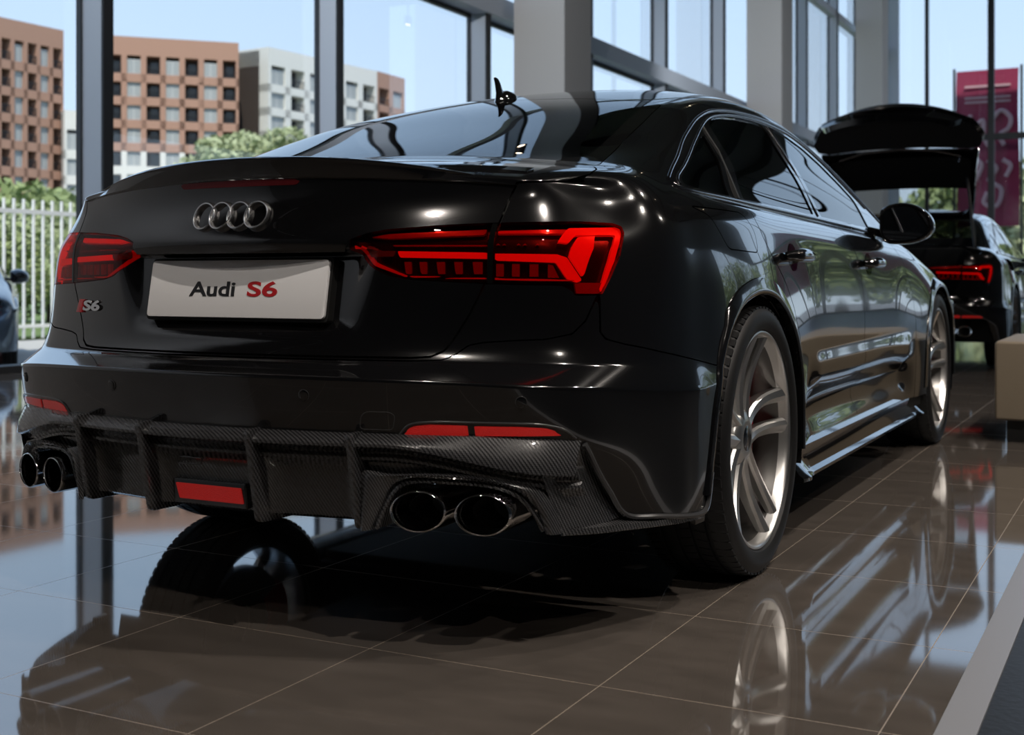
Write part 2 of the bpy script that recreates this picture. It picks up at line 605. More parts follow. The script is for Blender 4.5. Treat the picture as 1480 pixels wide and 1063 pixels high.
RG = [(1.335, .996), (1.42, 1.10), (1.475, 1.232), (1.55, 1.257), (1.65, 1.273), (1.80, 1.287), (2.0, 1.297), (2.115, 1.298), (2.14, 1.15), (2.17, .990)]
FG = [(2.265, .988), (2.245, 1.15), (2.225, 1.298), (2.40, 1.290), (2.60, 1.262), (2.78, 1.218), (2.95, 1.158), (3.08, 1.098), (3.10, .978)]
LIDA = [(-.3, .606), (.455, .606), (.495, .609), (.520, .622), (.536, .650), (.564, .700), (.590, .755), (.600, .80), (.606, .85), (.611, .894), (.620, .95),
        (.630, .978), (.78, .99), (.78, 1.4), (-.3, 1.4)]
LIDB = [(-.3, -.5), (.9, -.5), (.9, .290), (.650, .300), (.690, .357), (.722, .419), (.733, .450), (.722, .51), (.694, .560),
        (.60, .585), (.3, .570), (-.3, .565)]
BACK = [(-.3, .60), (.3, .60), (.60, .610), (.683, .592), (.665, .673), (.629, .89), (.60, 1.108), (.560, 1.345), (.545, 1.368), (.499, 1.374), (.374, 1.380),
        (.159, 1.388), (-.3, 1.390)]
BACKIN = [(-.3, .66), (.55, .672), (.598, .69), (.605, .72), (.585, .903), (.545, 1.17), (.530, 1.25), (.505, 1.295), (.45, 1.318), (.3, 1.328), (-.3, 1.334)]
BUMPA = [(-.3, .452), (.765, .442), (.795, .435), (.809, .382), (.819, .325), (.833, .262), (.845, .18), (.845, .60), (.805, .66), (.800, .737), (.797, .737), (.781, .684),
         (.760, .657), (.713, .646), (.648, .643), (.594, .639), (.565, .633), (.545, .615), (.52, .6025), (.455, .600), (-.3, .600)]
BUMPB = [(.25, .437), (.302, .382), (.352, .325), (.407, .262), (.635, .236), (.72, .236), (.90, .56), (.773, .562), (.468, .615), (.380, .634), (.30, .66), (.25, .60)]
ROOF = [(-.3, 1.392), (.159, 1.390), (.374, 1.383), (.499, 1.377), (.530, 1.385), (.540, 1.6), (.545, 2.0), (.545, 2.5), (.55, 2.88), (.45, 2.92), (.2, 2.95), (-.3, 2.955)]
SHIELD = [(-.3, 2.96), (.2, 2.955), (.45, 2.925), (.56, 2.885), (.60, 3.1), (.70, 3.50), (.70, 3.60), (.4, 3.66), (-.3, 3.70)]
HOOD = [(-.3, 3.72), (.4, 3.68), (.72, 3.62), (.74, 3.9), (.72, 4.3), (.66, 4.6), (.5, 4.72), (-.3, 4.78)]
RDOOR = [(1.191, 1.0), (1.178, .965), (1.160, .925), (1.19, .88), (1.236, .838), (1.368, .755), (1.444, .690), (1.50, .61), (1.535, .52), (1.55, .40), (1.56, .268),
         (2.47, .268), (2.486, .40), (2.488, .6), (2.480, .689), (2.460, .769), (2.425, .841), (2.36, .90), (2.325, .935), (2.30, .965), (2.29, 1.0)]
FDOOR = [(2.29, 1.0), (2.30, .965), (2.325, .935), (2.36, .90), (2.425, .841), (2.460, .769), (2.480, .689), (2.488, .6), (2.486, .40), (2.47, .268),
         (3.42, .268), (3.44, .40), (3.43, .60), (3.38, .74), (3.30, .84), (3.22, .90), (3.18, 1.0)]
FUEL = roundpoly([(.72, .944), (.80, .926), (.875, .845), (1.105, .840), (1.118, .893), (1.06, .944)], .02, 4)

car = empty('sedan_car', (0, 0, 0))
tag(car, 'large glossy black saloon in the foreground with white show plate and carbon diffuser', 'car')

def sculpt(V):
    """pressed hollow in the lower door skins"""
    V = V.copy()
    y = V[:, 1]; z = V[:, 2]
    m = (V[:, 0] > .8) & (z < .56) & (y > 1.55) & (y < 3.5)
    def ss(t): t = np.clip(t, 0, 1); return t * t * (3 - 2 * t)
    ridge = .475 - .0 * y
    endf = ss((y - 1.66) / .16) * ss((3.42 - y) / .16)
    above = ss((.56 - z) / .07)
    below = ss((ridge - z) / .10)
    d = .014 * above * (1 - below) - .030 * below + .05 * ss((.36 - z) / .10) * .6
    V[:, 0] += np.where(m, d * endf, 0)
    return V

def recess(V):
    """hollow for the number plate"""
    V = V.copy()
    x = np.abs(V[:, 0]); z = V[:, 2]
    def ss(t): t = np.clip(t, 0, 1); return t * t * (3 - 2 * t)
    m = (V[:, 1] < .6) & (z > .62) & (z < .86)
    yt = .159 + .178 * (z - .7465)
    w = ss((.350 + .20 * (z - .66) - x) / .075) * ss((z - .640) / .045) * ss((.838 - z) / .014)
    V[:, 1] += np.where(m, w * np.maximum(0, yt - V[:, 1]), 0)
    return V
HV = recess(sculpt(HV))
BODY = BVHTree.FromPolygons([tuple(v) for v in np.vstack([HV, HV * [-1, 1, 1]])], [tuple(int(q) for q in f) for f in HF] + [tuple(int(q) + len(HV) for q in reversed(f)) for f in HF])
rest = (HV, [tuple(int(q) for q in f) for f in HF])
_, rest = carve(rest, zone(ARCH_R, 1, 2, (0, .60, 2)), 0)
_, rest = carve(rest, zone(ARCH_F, 1, 2, (0, .60, 2)), 0)
# bottom edge below the doors belongs to the skirt
lens, rest = carve(rest, zone(LAMP, 0, 2, (1, -1, .9)), 0.002)
xl = lambda V: np.interp(V[:, 1], [.7, .95, 1.3, 1.5, 2.6, 3.4, 3.6], [.70, .665, .635, .60, .60, .66, .70])
dlo, rest = carve(rest, lambda V: np.minimum(sdist(P2(V, 1, 2), DLO), V[:, 0] - xl(V)), 0.002)
back, rest = carve(rest, zone(BACK, 0, 1, (2, 1.0, 2)), 0.003)
shell_src = rest
lid, rest = carve(rest, lambda V: np.minimum(sdist(P2(V, 0, 2), LIDA), sdist(P2(V, 0, 1), LIDB)), 0.0045)
bump, rest = carve(rest, lambda V: np.maximum(np.minimum(sdist(P2(V, 0, 2), BUMPA), .45 - V[:, 1]), np.minimum(sdist(P2(V, 1, 2), BUMPB), V[:, 0] - .5)), 0.003)
_, rest = carve(rest, lambda V: np.minimum(.50 - V[:, 2], .60 - V[:, 1]), 0)     # behind the diffuser
roof, rest = carve(rest, zone(ROOF, 0, 1, (2, 1.2, 2)), 0.004)
shield, rest = carve(rest, zone(SHIELD, 0, 1, (2, .9, 2)), 0.004)
hood, rest = carve(rest, zone(HOOD, 0, 1, (2, .7, 2)), 0.004)
rdoor, rest = carve(rest, zone(RDOOR, 1, 2, (0, .72, 2)), 0.0045)
fdoor, rest = carve(rest, zone(FDOOR, 1, 2, (0, .72, 2)), 0.0045)
_, rest = carve(rest, zone([(1.50, -.1), (1.50, .268), (3.63, .268), (3.63, -.1)], 1, 2, (0, .5, 2)), 0.0)
fuel, rest = carve(rest, zone(FUEL, 1, 2, (0, .72, 2)), 0.003)
fend, quart = carve(rest, lambda V: V[:, 1] - 2.95, 0.0)

trunk = panel('trunk_lid', lid, M['paint'], car, center=True)
bumper = panel('rear_bumper', bump, M['paint'], car, center=True)
panel('roof', roof, M['frit'], car, center=True)
wind = panel('windshield', shield, M['glass'], car, depth=0.004, center=True)
panel('hood', hood, M['paint'], car, center=True)
qs = both('rear_fender', quart, M['paint'], car)
rd = both('rear_door', rdoor, M['paint'], car)
fd = both('front_door', fdoor, M['paint'], car)
both('front_fender', fend, M['paint'], car)
tag(panel('fuel_door', fuel, M['paint'], qs[0]), 'flap outlined behind the rear side window')
# windows
g_in, frit = carve(back, zone(smoothpoly(BACKIN, 3, False), 0, 1), 0.0)
rw = panel('rear_window', g_in, M['glass'], car, depth=0.003, center=True)
panel('black_border', frit, M['frit'], rw, depth=0.006, center=True)
q_g, d1 = carve(dlo, zone(QG, 1, 2), 0.0)
r_g, d1 = carve(d1, zone(RG, 1, 2), 0.0)
f_g, d1 = carve(d1, zone(FG, 1, 2), 0.0)
both('window_surround', d1, M['gloss_trim'], car, depth=0.02)
def inset(Mx, d):
    N = vnormals(*Mx); return (Mx[0] - N * d, Mx[1])
both('quarter_window', inset(q_g, .004), M['glass'], car, depth=0.003)
both('rear_side_window', inset(r_g, .004), M['glass'], car, depth=0.003)
both('front_side_window', inset(f_g, .004), M['glass'], car, depth=0.003)

# shell inside the skin closes the shut lines
_, sh = carve(shell_src, zone(SHIELD, 0, 1, (2, .9, 2)), 0)
_, sh = carve(sh, lambda V: .62 - V[:, 1] + 0 * V[:, 2] - 10 * np.maximum(V[:, 2] - .50, 0), 0)
N_ = vnormals(*sh)
sh = (sh[0] - N_ * .022, sh[1])
sh = join_center(sh)
mesh_obj('inner_shell', sh[0], sh[1], M['black'], car)

# ---- ray helpers on the skin
def on_rear(x, z, off=0.0, flip=False):
    h, n, i, t = BODY.ray_cast(Vector((x, -1.0, z)), Vector((0, 1, 0)))
    if h is None: return Vector((x, .5, z))
    if n.y > 0: n = -n
    return h + n * off
def on_side(y, z, off=0.0):
    h, n, i, t = BODY.ray_cast(Vector((1.5, y, z)), Vector((-1, 0, 0)))
    if n.x < 0: n = -n
    return h + n * off
def on_top(x, y, off=0.0):
    h, n, i, t = BODY.ray_cast(Vector((x, y, 2.0)), Vector((0, 0, -1)))
    if n.z < 0: n = -n
    return h + n * off

def grid_patch(poly, res, proj, off=0.0, thick=0.003):
    """polygon cut out of a fine grid and laid on the skin"""
    P = np.array(poly)
    a0, b0 = P.min(0) - res; a1, b1 = P.max(0) + res
    na = max(2, int((a1 - a0) / res) + 1); nb = max(2, int((b1 - b0) / res) + 1)
    A = np.linspace(a0, a1, na); B = np.linspace(b0, b1, nb)
    V = np.array([(a, b, 0) for b in B for a in A])
    F = [(j*na + i, j*na + i + 1, (j+1)*na + i + 1, (j+1)*na + i) for j in range(nb - 1) for i in range(na - 1)]
    V, F = clip(V, F, sdist(V[:, :2], P))
    W = np.array([tuple(proj(p[0], p[1], off)) for p in V])
    return flange((W, F), thick)

def rear_patch(name, poly, m, parent, off=0.001, thick=0.004, res=0.008, mirror=True, inv=False):
    r_ = []
    G = grid_patch(poly, res, on_rear, off, thick)
    r_.append(mesh_obj(name, G[0], G[1], m, parent if not isinstance(parent, tuple) else parent[0], smooth=True, angle=40))
    if mirror:
        G2 = mirror_mesh(G)
        r_.append(mesh_obj(name, G2[0], G2[1], m, parent if not isinstance(parent, tuple) else parent[1], smooth=True, angle=40))
    return r_

# ---- tail lamps
def red_glow(name, col, e):
    return mat(name, col, 0.25, 0, 0.5, 0.5, 0.05, emit=col, es=e)
M['lens'] = thin_glass('red_lens', (0.80, 0.12, 0.09), 0.8, 0.0, 1.48)
M['lamp_box'] = mat('lamp_box_black', (0.010, 0.003, 0.003), 0.25, 0, 0.5)
M['lamp_red'] = red_glow('lamp_red', (0.75, 0.012, 0.006), 0.46)
M['lamp_mid'] = red_glow('lamp_mid_red', (0.42, 0.006, 0.004), 0.30)
M['lamp_dim'] = red_glow('lamp_dim_red', (0.20, 0.004, 0.003), 0.14)
M['lamp_clear'] = mat('lamp_clear', (0.25, 0.26, 0.27), 0.15, 0.6, 0.5)
lamps = []
for side, o in zip((1, -1), (0, 1)):
    Mx = lens if side == 1 else mirror_mesh(lens)
    lo = mesh_obj('tail_light', *flange(Mx, .01), M['lens'], car)
    lamps.append(lo)
bigl = roundpoly([(p[0], p[1]) for p in LAMP], 0)
rear_patch('lamp_housing', LAMP, M['lamp_box'], tuple(lamps), -.021, .0, .012)
def lampel(name, poly, m, off=-.008, thick=.008, res=.004):
    return rear_patch(name, poly, m, tuple(lamps), off, thick, res)
R_, Dm, Mi = M['lamp_red'], M['lamp_dim'], M['lamp_mid']
lampel('light_bar', [(.612, .871), (.733, .872), (.737, .881), (.612, .877)], Mi)
lampel('light_hook', [(.737, .884), (.805, .888), (.814, .8835), (.8185, .872), (.8205, .85), (.8195, .815), (.811, .765), (.8035, .7435), (.8015, .748), (.8065, .775), (.811, .815), (.812, .85), (.810, .871), (.753, .869), (.746, .850), (.727, .852)], R_)
lampel('light_blade', [(.757, .863), (.781, .866), (.785, .839), (.775, .775), (.749, .820), (.752, .842)], R_, -.005)
lampel('light_bar', [(.612, .826), (.729, .825), (.747, .818), (.774, .770), (.766, .765), (.748, .773), (.728, .807), (.612, .811)], R_)
lampel('light_bar', [(.612, .7745), (.772, .770), (.772, .766), (.612, .770)], Mi)
for p in ([.614, .629], [.645, .660], [.679, .696]):
    lampel('light_block', [(p[0], .804), (p[1], .804), (p[1], .777), (p[0], .777)], Dm, -.012)
lampel('light_block', [(.714, .804), (.723, .802), (.735, .775), (.714, .775)], Dm, -.012)
lampel('side_marker', [(.762, .765), (.806, .765), (.803, .742), (.766, .742)], Dm, -.010)
lampel('light_bar', [(.412, .8315), (.596, .828), (.596, .8145), (.418, .8175)], R_)
lampel('light_bar', [(.436, .778), (.596, .776), (.596, .7715), (.445, .773)], Mi)
for p in ([.426, .441], [.458, .474], [.494, .511], [.530, .547], [.567, .587]):
    lampel('light_block', [(p[0], .808), (p[1], .808), (p[1], .782), (p[0] + .003, .782)], Dm, -.012)
ub_ = lampel('light_bar', [(.35, .865), (.39, .872), (.588, .881), (.588, .869), (.392, .8605)], Dm, -.010)
ub_[1].data.materials[0] = R_
lampel('light_edge', [(.3125, .8335), (.331, .8335), (.362, .809), (.436, .7775), (.434, .774), (.356, .802)], Mi, -.007, .004)
lampel('light_bar', [(.40, .846), (.596, .846), (.596, .843), (.40, .843)], Dm, -.012)
lampel('light_bar', [(.612, .850), (.72, .850), (.728, .846), (.612, .846)], Dm, -.012)
lampel('reversing_light', [(.334, .831), (.408, .832), (.405, .8195), (.344, .8195)], M['lamp_clear'], -.006)
lampel('lamp_divider', [(.5975, .889), (.6085, .889), (.6085, .763), (.5975, .763)], M['frit'], .0006, .012)
# dark top half of the lens edge and the trim strip joining the lamps
rear_patch('lid_strip', [(-.303, .836), (.303, .836), (.306, .8575), (-.306, .8575)], M['gloss_trim'], trunk, .007, .010, .01, mirror=False)

# ---- reflectors, sensors, third brake light
M['reflector'] = mat('reflector_red', (0.62, 0.012, 0.010), 0.32, 0, 0.5, 1.0, 0.05, emit=(0.62, .012, .01), es=0.16)  # faint glow added, standing in for light the reflectors throw back
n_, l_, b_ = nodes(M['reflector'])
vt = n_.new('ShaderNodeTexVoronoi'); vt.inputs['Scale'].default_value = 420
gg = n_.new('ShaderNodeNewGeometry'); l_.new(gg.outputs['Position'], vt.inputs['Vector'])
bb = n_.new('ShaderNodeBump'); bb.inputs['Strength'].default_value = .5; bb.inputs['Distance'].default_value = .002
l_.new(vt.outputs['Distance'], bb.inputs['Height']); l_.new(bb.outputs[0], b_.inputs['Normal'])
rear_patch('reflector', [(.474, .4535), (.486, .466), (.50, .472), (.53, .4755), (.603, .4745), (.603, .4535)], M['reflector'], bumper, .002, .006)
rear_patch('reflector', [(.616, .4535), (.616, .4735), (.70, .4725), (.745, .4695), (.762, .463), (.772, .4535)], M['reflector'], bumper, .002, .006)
def rear_tube(name, pts, r, m, parent, off=.001, closed=False, mirror=True, n=8):
    for s in ((1, -1) if mirror else (1,)):
        mb = MB(); P = [on_rear(p[0], p[1], off) for p in pts]
        P = [Vector((q.x * s, q.y, q.z)) for q in P]
        mb.tube(P, r, n, closed)
        mb.build(name, m, parent if not isinstance(parent, tuple) else parent[0 if s == 1 else 1], smooth=True, angle=60)
def side_tube(name, pts, r, m, parent, off=.0, closed=False, n=8, flat=None):
    for s in (1, -1):
        mb = MB(); P = [on_side(p[0], p[1], off) for p in pts]
        P = [Vector((q.x * s, q.y, q.z)) for q in P]
        mb.tube(P, r, n, closed, flat=flat)
        mb.build(name, m, parent, smooth=True, angle=60)
M['edge'] = mat('grey_gloss_edge', (0.05, 0.05, 0.052), 0.18, 0.3, 0.5, 0.6)
rear_tube('reflector_trim', smoothpoly([(.466, .452), (.488, .4735), (.53, .4805), (.62, .4805), (.70, .479), (.745, .476), (.775, .466), (.792, .447)], 4, False), .0028, M['edge'], bumper, .001)
for sx_ in (.27, .706):
    for s in (1, -1):
        c = on_rear(sx_ * s, .530 if sx_ < .5 else .523, 0)
        nn = (on_rear(sx_ * s, .53, .1) - on_rear(sx_ * s, .53, 0)).normalized()
        mb = MB(); mb.lathe([(.004, .0005), (.004, .009), (.0035, .0108)], (0, 0, 0), 'z', 24)
        q = nn.to_track_quat('Z', 'Y').to_matrix().to_4x4()
        sn = mb.build('parking_sensor', M['paint'], bumper, smooth=True, xf=Matrix.Translation(c) @ q)
        mb = MB(); mb.tube([(.0118 * cos(a), .0118 * sin(a), .001) for a in np.linspace(0, 2*pi, 28, endpoint=False)], .0011, 6, True)
        mb.build('sensor_ring', M['edge'], sn, smooth=True, xf=Matrix.Translation(c) @ q)
rear_tube('tow_cover_outline', roundpoly([(.385, .462), (.392, .492), (.405, .4995), (.452, .4995), (.462, .492), (.455, .462)], .01), .0009, M['edge'], bumper, .0, True, False)
hb_ = roundpoly([(-.186, .981), (-.165, .9965), (.145, .9965), (.172, .986), (.160, .980), (-.16, .980)], .004)
rear_patch('high_brake_light', hb_, mat('dim_brake_red', (.045, .004, .005), .25, 0, .3, .1, emit=(.1, .004, .006), es=.05), trunk, .0015, .004, mirror=False)

# ---- boot spoiler
def spoiler():
    rings = []
    xs = np.concatenate([np.linspace(-.628, -.50, 14), np.linspace(-.48, .48, 49), np.linspace(.50, .628, 14)])
    for x in xs:
        t = abs(x) / .628
        h = .046 * (1 - t ** 2.6) + .004
        base = on_rear(x, .9955 - .022 * t ** 2, 0)
        yb = base.y
        yt = yb - .012 + .03 * t**3
        zt = base.z + h
        zb = base.z - .0005
        d = .085
        ztop = on_top(x, yb + d + .03, 0).z - .004
        sec = [(yb + .01, zb - .004), (yb - .003, zb), (yb - .006, zb + .12 * h), (yt + .001, zb + .72 * h), (yt - .001, zb + .88 * h), (yt + .003, zt - .002), (yt + .008, zt),
               (yt + .03, zt - .003 - .10 * h), (yb + d * .6, zb + (ztop - zb) * .8 + .3 * h * .5), (yb + d, ztop + .003), (yb + d, ztop - .012), (yb + .03, zb - .006)]
        rings.append([(x, a, b) for a, b in sec])
    mb = MB(); mb.loft(rings)
    return mb
# woven carbon
def carbon(name, scale=260, base=(.012, .012, .013), hi=(.055, .055, .058), coat=1.0):
    m = mat(name, base, .28, 0, .5, coat, .03)
    n, l, b = nodes(m)
    g = n.new('ShaderNodeNewGeometry')
    sp = n.new('ShaderNodeSeparateXYZ'); l.new(g.outputs['Position'], sp.inputs[0])
    def math_(op, a, b_=None):
        q = n.new('ShaderNodeMath'); q.operation = op
        for i, v in enumerate((a, b_)):
            if v is None: continue
            if isinstance(v, (int, float)): q.inputs[i].default_value = v
            else: l.new(v, q.inputs[i])
        return q.outputs[0]
    # two diagonal directions make a 2x2 twill
    u = math_('MULTIPLY', math_('ADD', sp.outputs['X'], math_('MULTIPLY', sp.outputs['Y'], .6)), scale)
    w = math_('MULTIPLY', math_('ADD', sp.outputs['Z'], math_('MULTIPLY', sp.outputs['Y'], .8)), scale)
    fu = math_('FLOOR', u); fw = math_('FLOOR', w)
    t = math_('MODULO', math_('ADD', math_('ADD', fu, fw), 4000), 4)
    k = math_('LESS_THAN', t, 1.5)
    su = math_('ABSOLUTE', math_('SUBTRACT', math_('FRACT', math_('MULTIPLY', math_('ADD', u, w), .25)), .5))
    mx = n.new('ShaderNodeMix'); mx.data_type = 'RGBA'
    mx.inputs[6].default_value = (*base, 1); mx.inputs[7].default_value = (*hi, 1)
    l.new(math_('MULTIPLY', math_('MULTIPLY', k, 1.0), math_('ADD', su, .5)), mx.inputs[0])
    l.new(mx.outputs[2], b.inputs['Base Color'])
    l.new(math_('ADD', math_('MULTIPLY', k, .18), .22), b.inputs['Roughness'])
    bp = n.new('ShaderNodeBump'); bp.inputs['Strength'].default_value = .35; bp.inputs['Distance'].default_value = .0008
    l.new(k, bp.inputs['Height']); l.new(bp.outputs[0], b.inputs['Normal'])
    return m
M['carbon'] = carbon('woven_carbon', 300)
M['carbon_f'] = carbon('woven_carbon_fine', 420, (.012, .012, .013), (.05, .05, .054))
sp_ = spoiler().build('boot_spoiler', M['paint'], trunk, smooth=True, angle=50)

# ---- four rings
M['emblem'] = mat('emblem_chrome', (.95, .95, .96), .24, 1.0)
mbR = []
e_rings = None
for k in range(4):
    cx0 = -.083 + k * .0505
    P = []
    for a in np.linspace(0, 2 * pi, 48, endpoint=False):
        q = on_rear(cx0 + .0300 * cos(a), .9155 + .0295 * sin(a), .0)
        P.append(Vector((q.x, q.y - .004 - (.002 if k % 2 else 0), q.z)))
    mb = MB()
    rings = []
    N = len(P)
    for i in range(N):
        a = 2 * pi * i / N
        o_ = Vector((cos(a), 0, sin(a)))
        p = P[i]
        rings.append([p + o_ * .0030 + Vector((0, .004, 0)), p + o_ * .0028 + Vector((0, -.004, 0)), p + o_ * .0014 + Vector((0, -.0062, 0)),
                      p - o_ * .0014 + Vector((0, -.0062, 0)), p - o_ * .0028 + Vector((0, -.004, 0)), p - o_ * .0030 + Vector((0, .004, 0))])
    rings.append(rings[0])
    mb.loft(rings, True, False)
    o = mb.build('emblem_ring', M['emblem'], trunk, smooth=True, angle=50)
    tag(o, 'chrome ring of the four-ring emblem')

# ---- number plate with holder
def rear_frame(x, z, off=0):
    p = on_rear(x, z, off)
    return p
plc = Vector((0, .150, .7465))
tilt = radians(-10)
plate = MB()
pw, ph = .253, .0655
outl = roundpoly([(-pw, -ph), (pw, -ph), (pw, ph), (-pw, ph)], .010)
def slab(poly, d0, d1):
    mb = MB(); n = len(poly)
    T = prism2(poly)
    V = [(p[0], d0, p[1]) for p in poly] + [(p[0], d1, p[1]) for p in poly]
    F = [t for t in T] + [tuple(i + n for i in reversed(t)) for t in T]
    F += [(i, (i+1) % n, (i+1) % n + n, i + n) for i in range(n)]
    mb.add(V, F); return mb
PM = Matrix.Translation(plc) @ Matrix.Rotation(tilt, 4, 'X')
hold = slab(roundpoly([(-pw - .006, -ph - .006), (pw + .006, -ph - .006), (pw + .006, ph + .006), (-pw - .006, ph + .006)], .010), -.012, .04)
ho = hold.build('plate_holder', M['black'], trunk, xf=PM)
pl = slab(outl, -.020, -.012).build('number_plate', M['plate'], trunk, xf=PM, bevel=.0012)
tag(pl, 'white show plate lettered Audi S6')

def text_obj(name, body, size, m, parent, xf, extrude=.0006, bold=0.0, sx=1.0, shear=0.0, align='LEFT', bevel=0.0):
    cu = bpy.data.curves.new(name, 'FONT')
    cu.body = body; cu.size = size; cu.extrude = extrude; cu.offset = bold; cu.shear = shear
    cu.bevel_depth = bevel
    cu.align_x = align; cu.resolution_u = 6
    o = bpy.data.objects.new(name, cu); COL.objects.link(o)
    dg = bpy.context.evaluated_depsgraph_get()
    me = bpy.data.meshes.new_from_object(o.evaluated_get(dg))
    bpy.data.objects.remove(o)
    me.transform(Matrix.Diagonal((sx, 1, 1, 1)))
    # text lies in x-y: turn so it faces -y (rear)
    me.transform(Matrix.Rotation(radians(90), 4, 'X'))
    me.transform(xf)
    me.materials.clear(); me.materials.append(m)
    me.name = name
    return link_mesh(name, me, parent)
text_obj('plate_lettering', 'Audi', .0465, M['ink_black'], pl, PM @ Matrix.Translation((-.128, -.0206, -.0165)), bold=.0009, sx=1.5)
tag(bpy.data.objects['plate_lettering'], 'black word Audi on the plate')
o = text_obj('plate_lettering', 'S6', .0465, M['ink_red'], pl, PM @ Matrix.Translation((.036, -.0206, -.0165)), bold=.0010, sx=1.95)
tag(o, 'red S6 on the plate')

# ---- S6 badge
bp_ = on_rear(-.485, .705, 0)
n_b = (on_rear(-.48, .705, .1) - on_rear(-.48, .705, 0)).normalized()
ang = atan2(n_b.x, -n_b.y)
BM = Matrix.Translation(bp_ + n_b * .002) @ Matrix.Rotation(ang, 4, 'Z') @ Matrix.Rotation(radians(-3), 4, 'X')
red = slab([(-.088, -.0165), (-.056, -.0165), (-.058, -.011), (-.052, .011), (-.040, .0165), (-.072, .0165)], -.002, .008)
bd = red.build('model_badge', mat('badge_red', (.55, .01, .015), .25, .2, .5, 1), trunk, xf=BM, bevel=.0006)
tag(bd, 'red slanted block with chrome S6')
text_obj('badge_lettering', 'S6', .034, M['emblem'], bd, BM @ Matrix.Translation((-.052, -.0020, -.0105)), extrude=.0008, bold=.0010, sx=2.6, bevel=.0003, shear=.12)

# ---- diffuser
def plan_y(x, y0=0.0, s=1.0):
    xa = abs(x) / s
    return y0 + float(np.interp(xa, PLX, PLY))
PLX = np.linspace(0, .86, 87)
cs = catmull([(a, b) for a, b in zip(GX, GY)], 12)
PLY = np.interp(PLX, cs[:, 0], cs[:, 1])

def diff_section(x):
    t = min(1.0, max(0.0, (abs(x) - .44) / .36))
    t = t * t * (3 - 2 * t)
    ld = .055 * t                       # outer ends drop
    top = .452 - .012 * min(1, max(0, (abs(x) - .62) / .18))
    tip = .436 - ld
    base = plan_y(x)
    return [(top + .012, base + .06), (top, base + .012), (tip + .006 + .35 * ld, base - .006 - .002), (tip, base - .013), (tip - .006, base - .013),
            (tip - .010, base - .006), (tip - .012, base + .004), (tip - .020, base + .018), (tip - .024, base + .020), (tip - .030, base + .012),
            (tip - .036, base + .012), (tip - .042, base + .026), (min(tip - .055, .362) if abs(x) > .39 else tip - .055, base + .032 + (.0 if abs(x) > .39 else .008))]
mb = MB(); rings = []
for x in np.linspace(-.80, .80, 161):
    rings.append([(x, y, z) for z, y in diff_section(x)])
mb.loft(rings, closed=False, cap=False)
dif = mb.build('diffuser', M['carbon'], car, smooth=True, angle=28)
tag(dif, 'woven carbon lower valance with four fins')
# centre bays: slightly hollow panels between the fins
def bay(x0, x1):
    mb = MB(); rings = []
    for u in np.linspace(0, 1, 25):
        x = x0 + (x1 - x0) * u
        e_ = min(u, 1 - u) * (x1 - x0)
        back_ = .030 * (1 - np.exp(-e_ / .022)) 
        b = plan_y(x)
        sec = []
        for v in np.linspace(0, 1, 15):
            z = .395 - v * .125
            y = b + .022 + back_ * min(1, v * 3 + .3) + .018 * v
            sec.append((x, y, z))
        sec += [(x, b + .075 + back_ * .3, .262), (x, b + .11, .258), (x, b + .35, .262)]
        rings.append(sec)
    mb.loft(rings, closed=False, cap=False)
    return mb
for a, b in ((-.382, -.152), (-.152, .152), (.152, .382)):
    bay(a, b).build('diffuser_bay', M['carbon_f'], dif, smooth=True, angle=40)
# fins
def fin(x):
    b = plan_y(x)
    prof = [(b - .014, .456), (b - .021, .450), (b - .021, .440), (b - .014, .418), (b - .004, .36), (b + .010, .290), (b + .016, .262), (b + .024, .254), (b + .13, .252), (b + .165, .262),
            (b + .17, .30), (b + .12, .40), (b + .06, .46)]
    prof = roundpoly(prof, .006, 3)
    n = len(prof); T = prism2(prof)
    w = .0085
    V = [(x - w, p[0], p[1]) for p in prof] + [(x + w, p[0], p[1]) for p in prof]
    F = list(T) + [tuple(i + n for i in reversed(t)) for t in T] + [(i, (i+1) % n, (i+1) % n + n, i + n) for i in range(n)]
    return MB().add(V, F)
for x in (-.382, -.152, .152, .382):
    fin(x).build('diffuser_fin', M['carbon'], dif, bevel=.003)
# outer wings around the tail pipes
def wing(s):
    """panel with an arched opening; u runs round the arch"""
    arch = smoothpoly([(.405, .255), (.425, .300), (.452, .352), (.485, .368), (.56, .369), (.655, .360), (.705, .338), (.735, .30), (.748, .254)], 6, False)
    outer = smoothpoly([(.391, .255), (.392, .330), (.395, .3765), (.45, .3735), (.56, .367 + .010), (.655, .364 + .004), (.735, .345), (.764, .30), (.772, .254)], 6, False)
    rings = []
    for (a, o_) in zip(arch, outer):
        ya = plan_y(a[0]); yo = plan_y(o_[0])
        sec = []
        for t in np.linspace(0, 1, 5):
            x = o_[0] + (a[0] - o_[0]) * t; z = o_[1] + (a[1] - o_[1]) * t
            sec.append((x * s, plan_y(x) + .012 - .010 * sin(pi * t), z))
        # rolled lip then tunnel inwards
        c = np.array((.58, .26)); d = c - np.array(a); d /= np.linalg.norm(d)
        sec.append(((a[0] + d[0] * .004) * s, ya + .014, a[1] + d[1] * .004))
        sec.append(((a[0] + d[0] * .008) * s, ya + .030, a[1] + d[1] * .008))
        sec.append(((a[0] + d[0] * .010) * s, ya + .20, a[1] + d[1] * .010))
        rings.append(sec)
    mb = MB(); mb.loft(rings, closed=False, cap=False)
    return mb
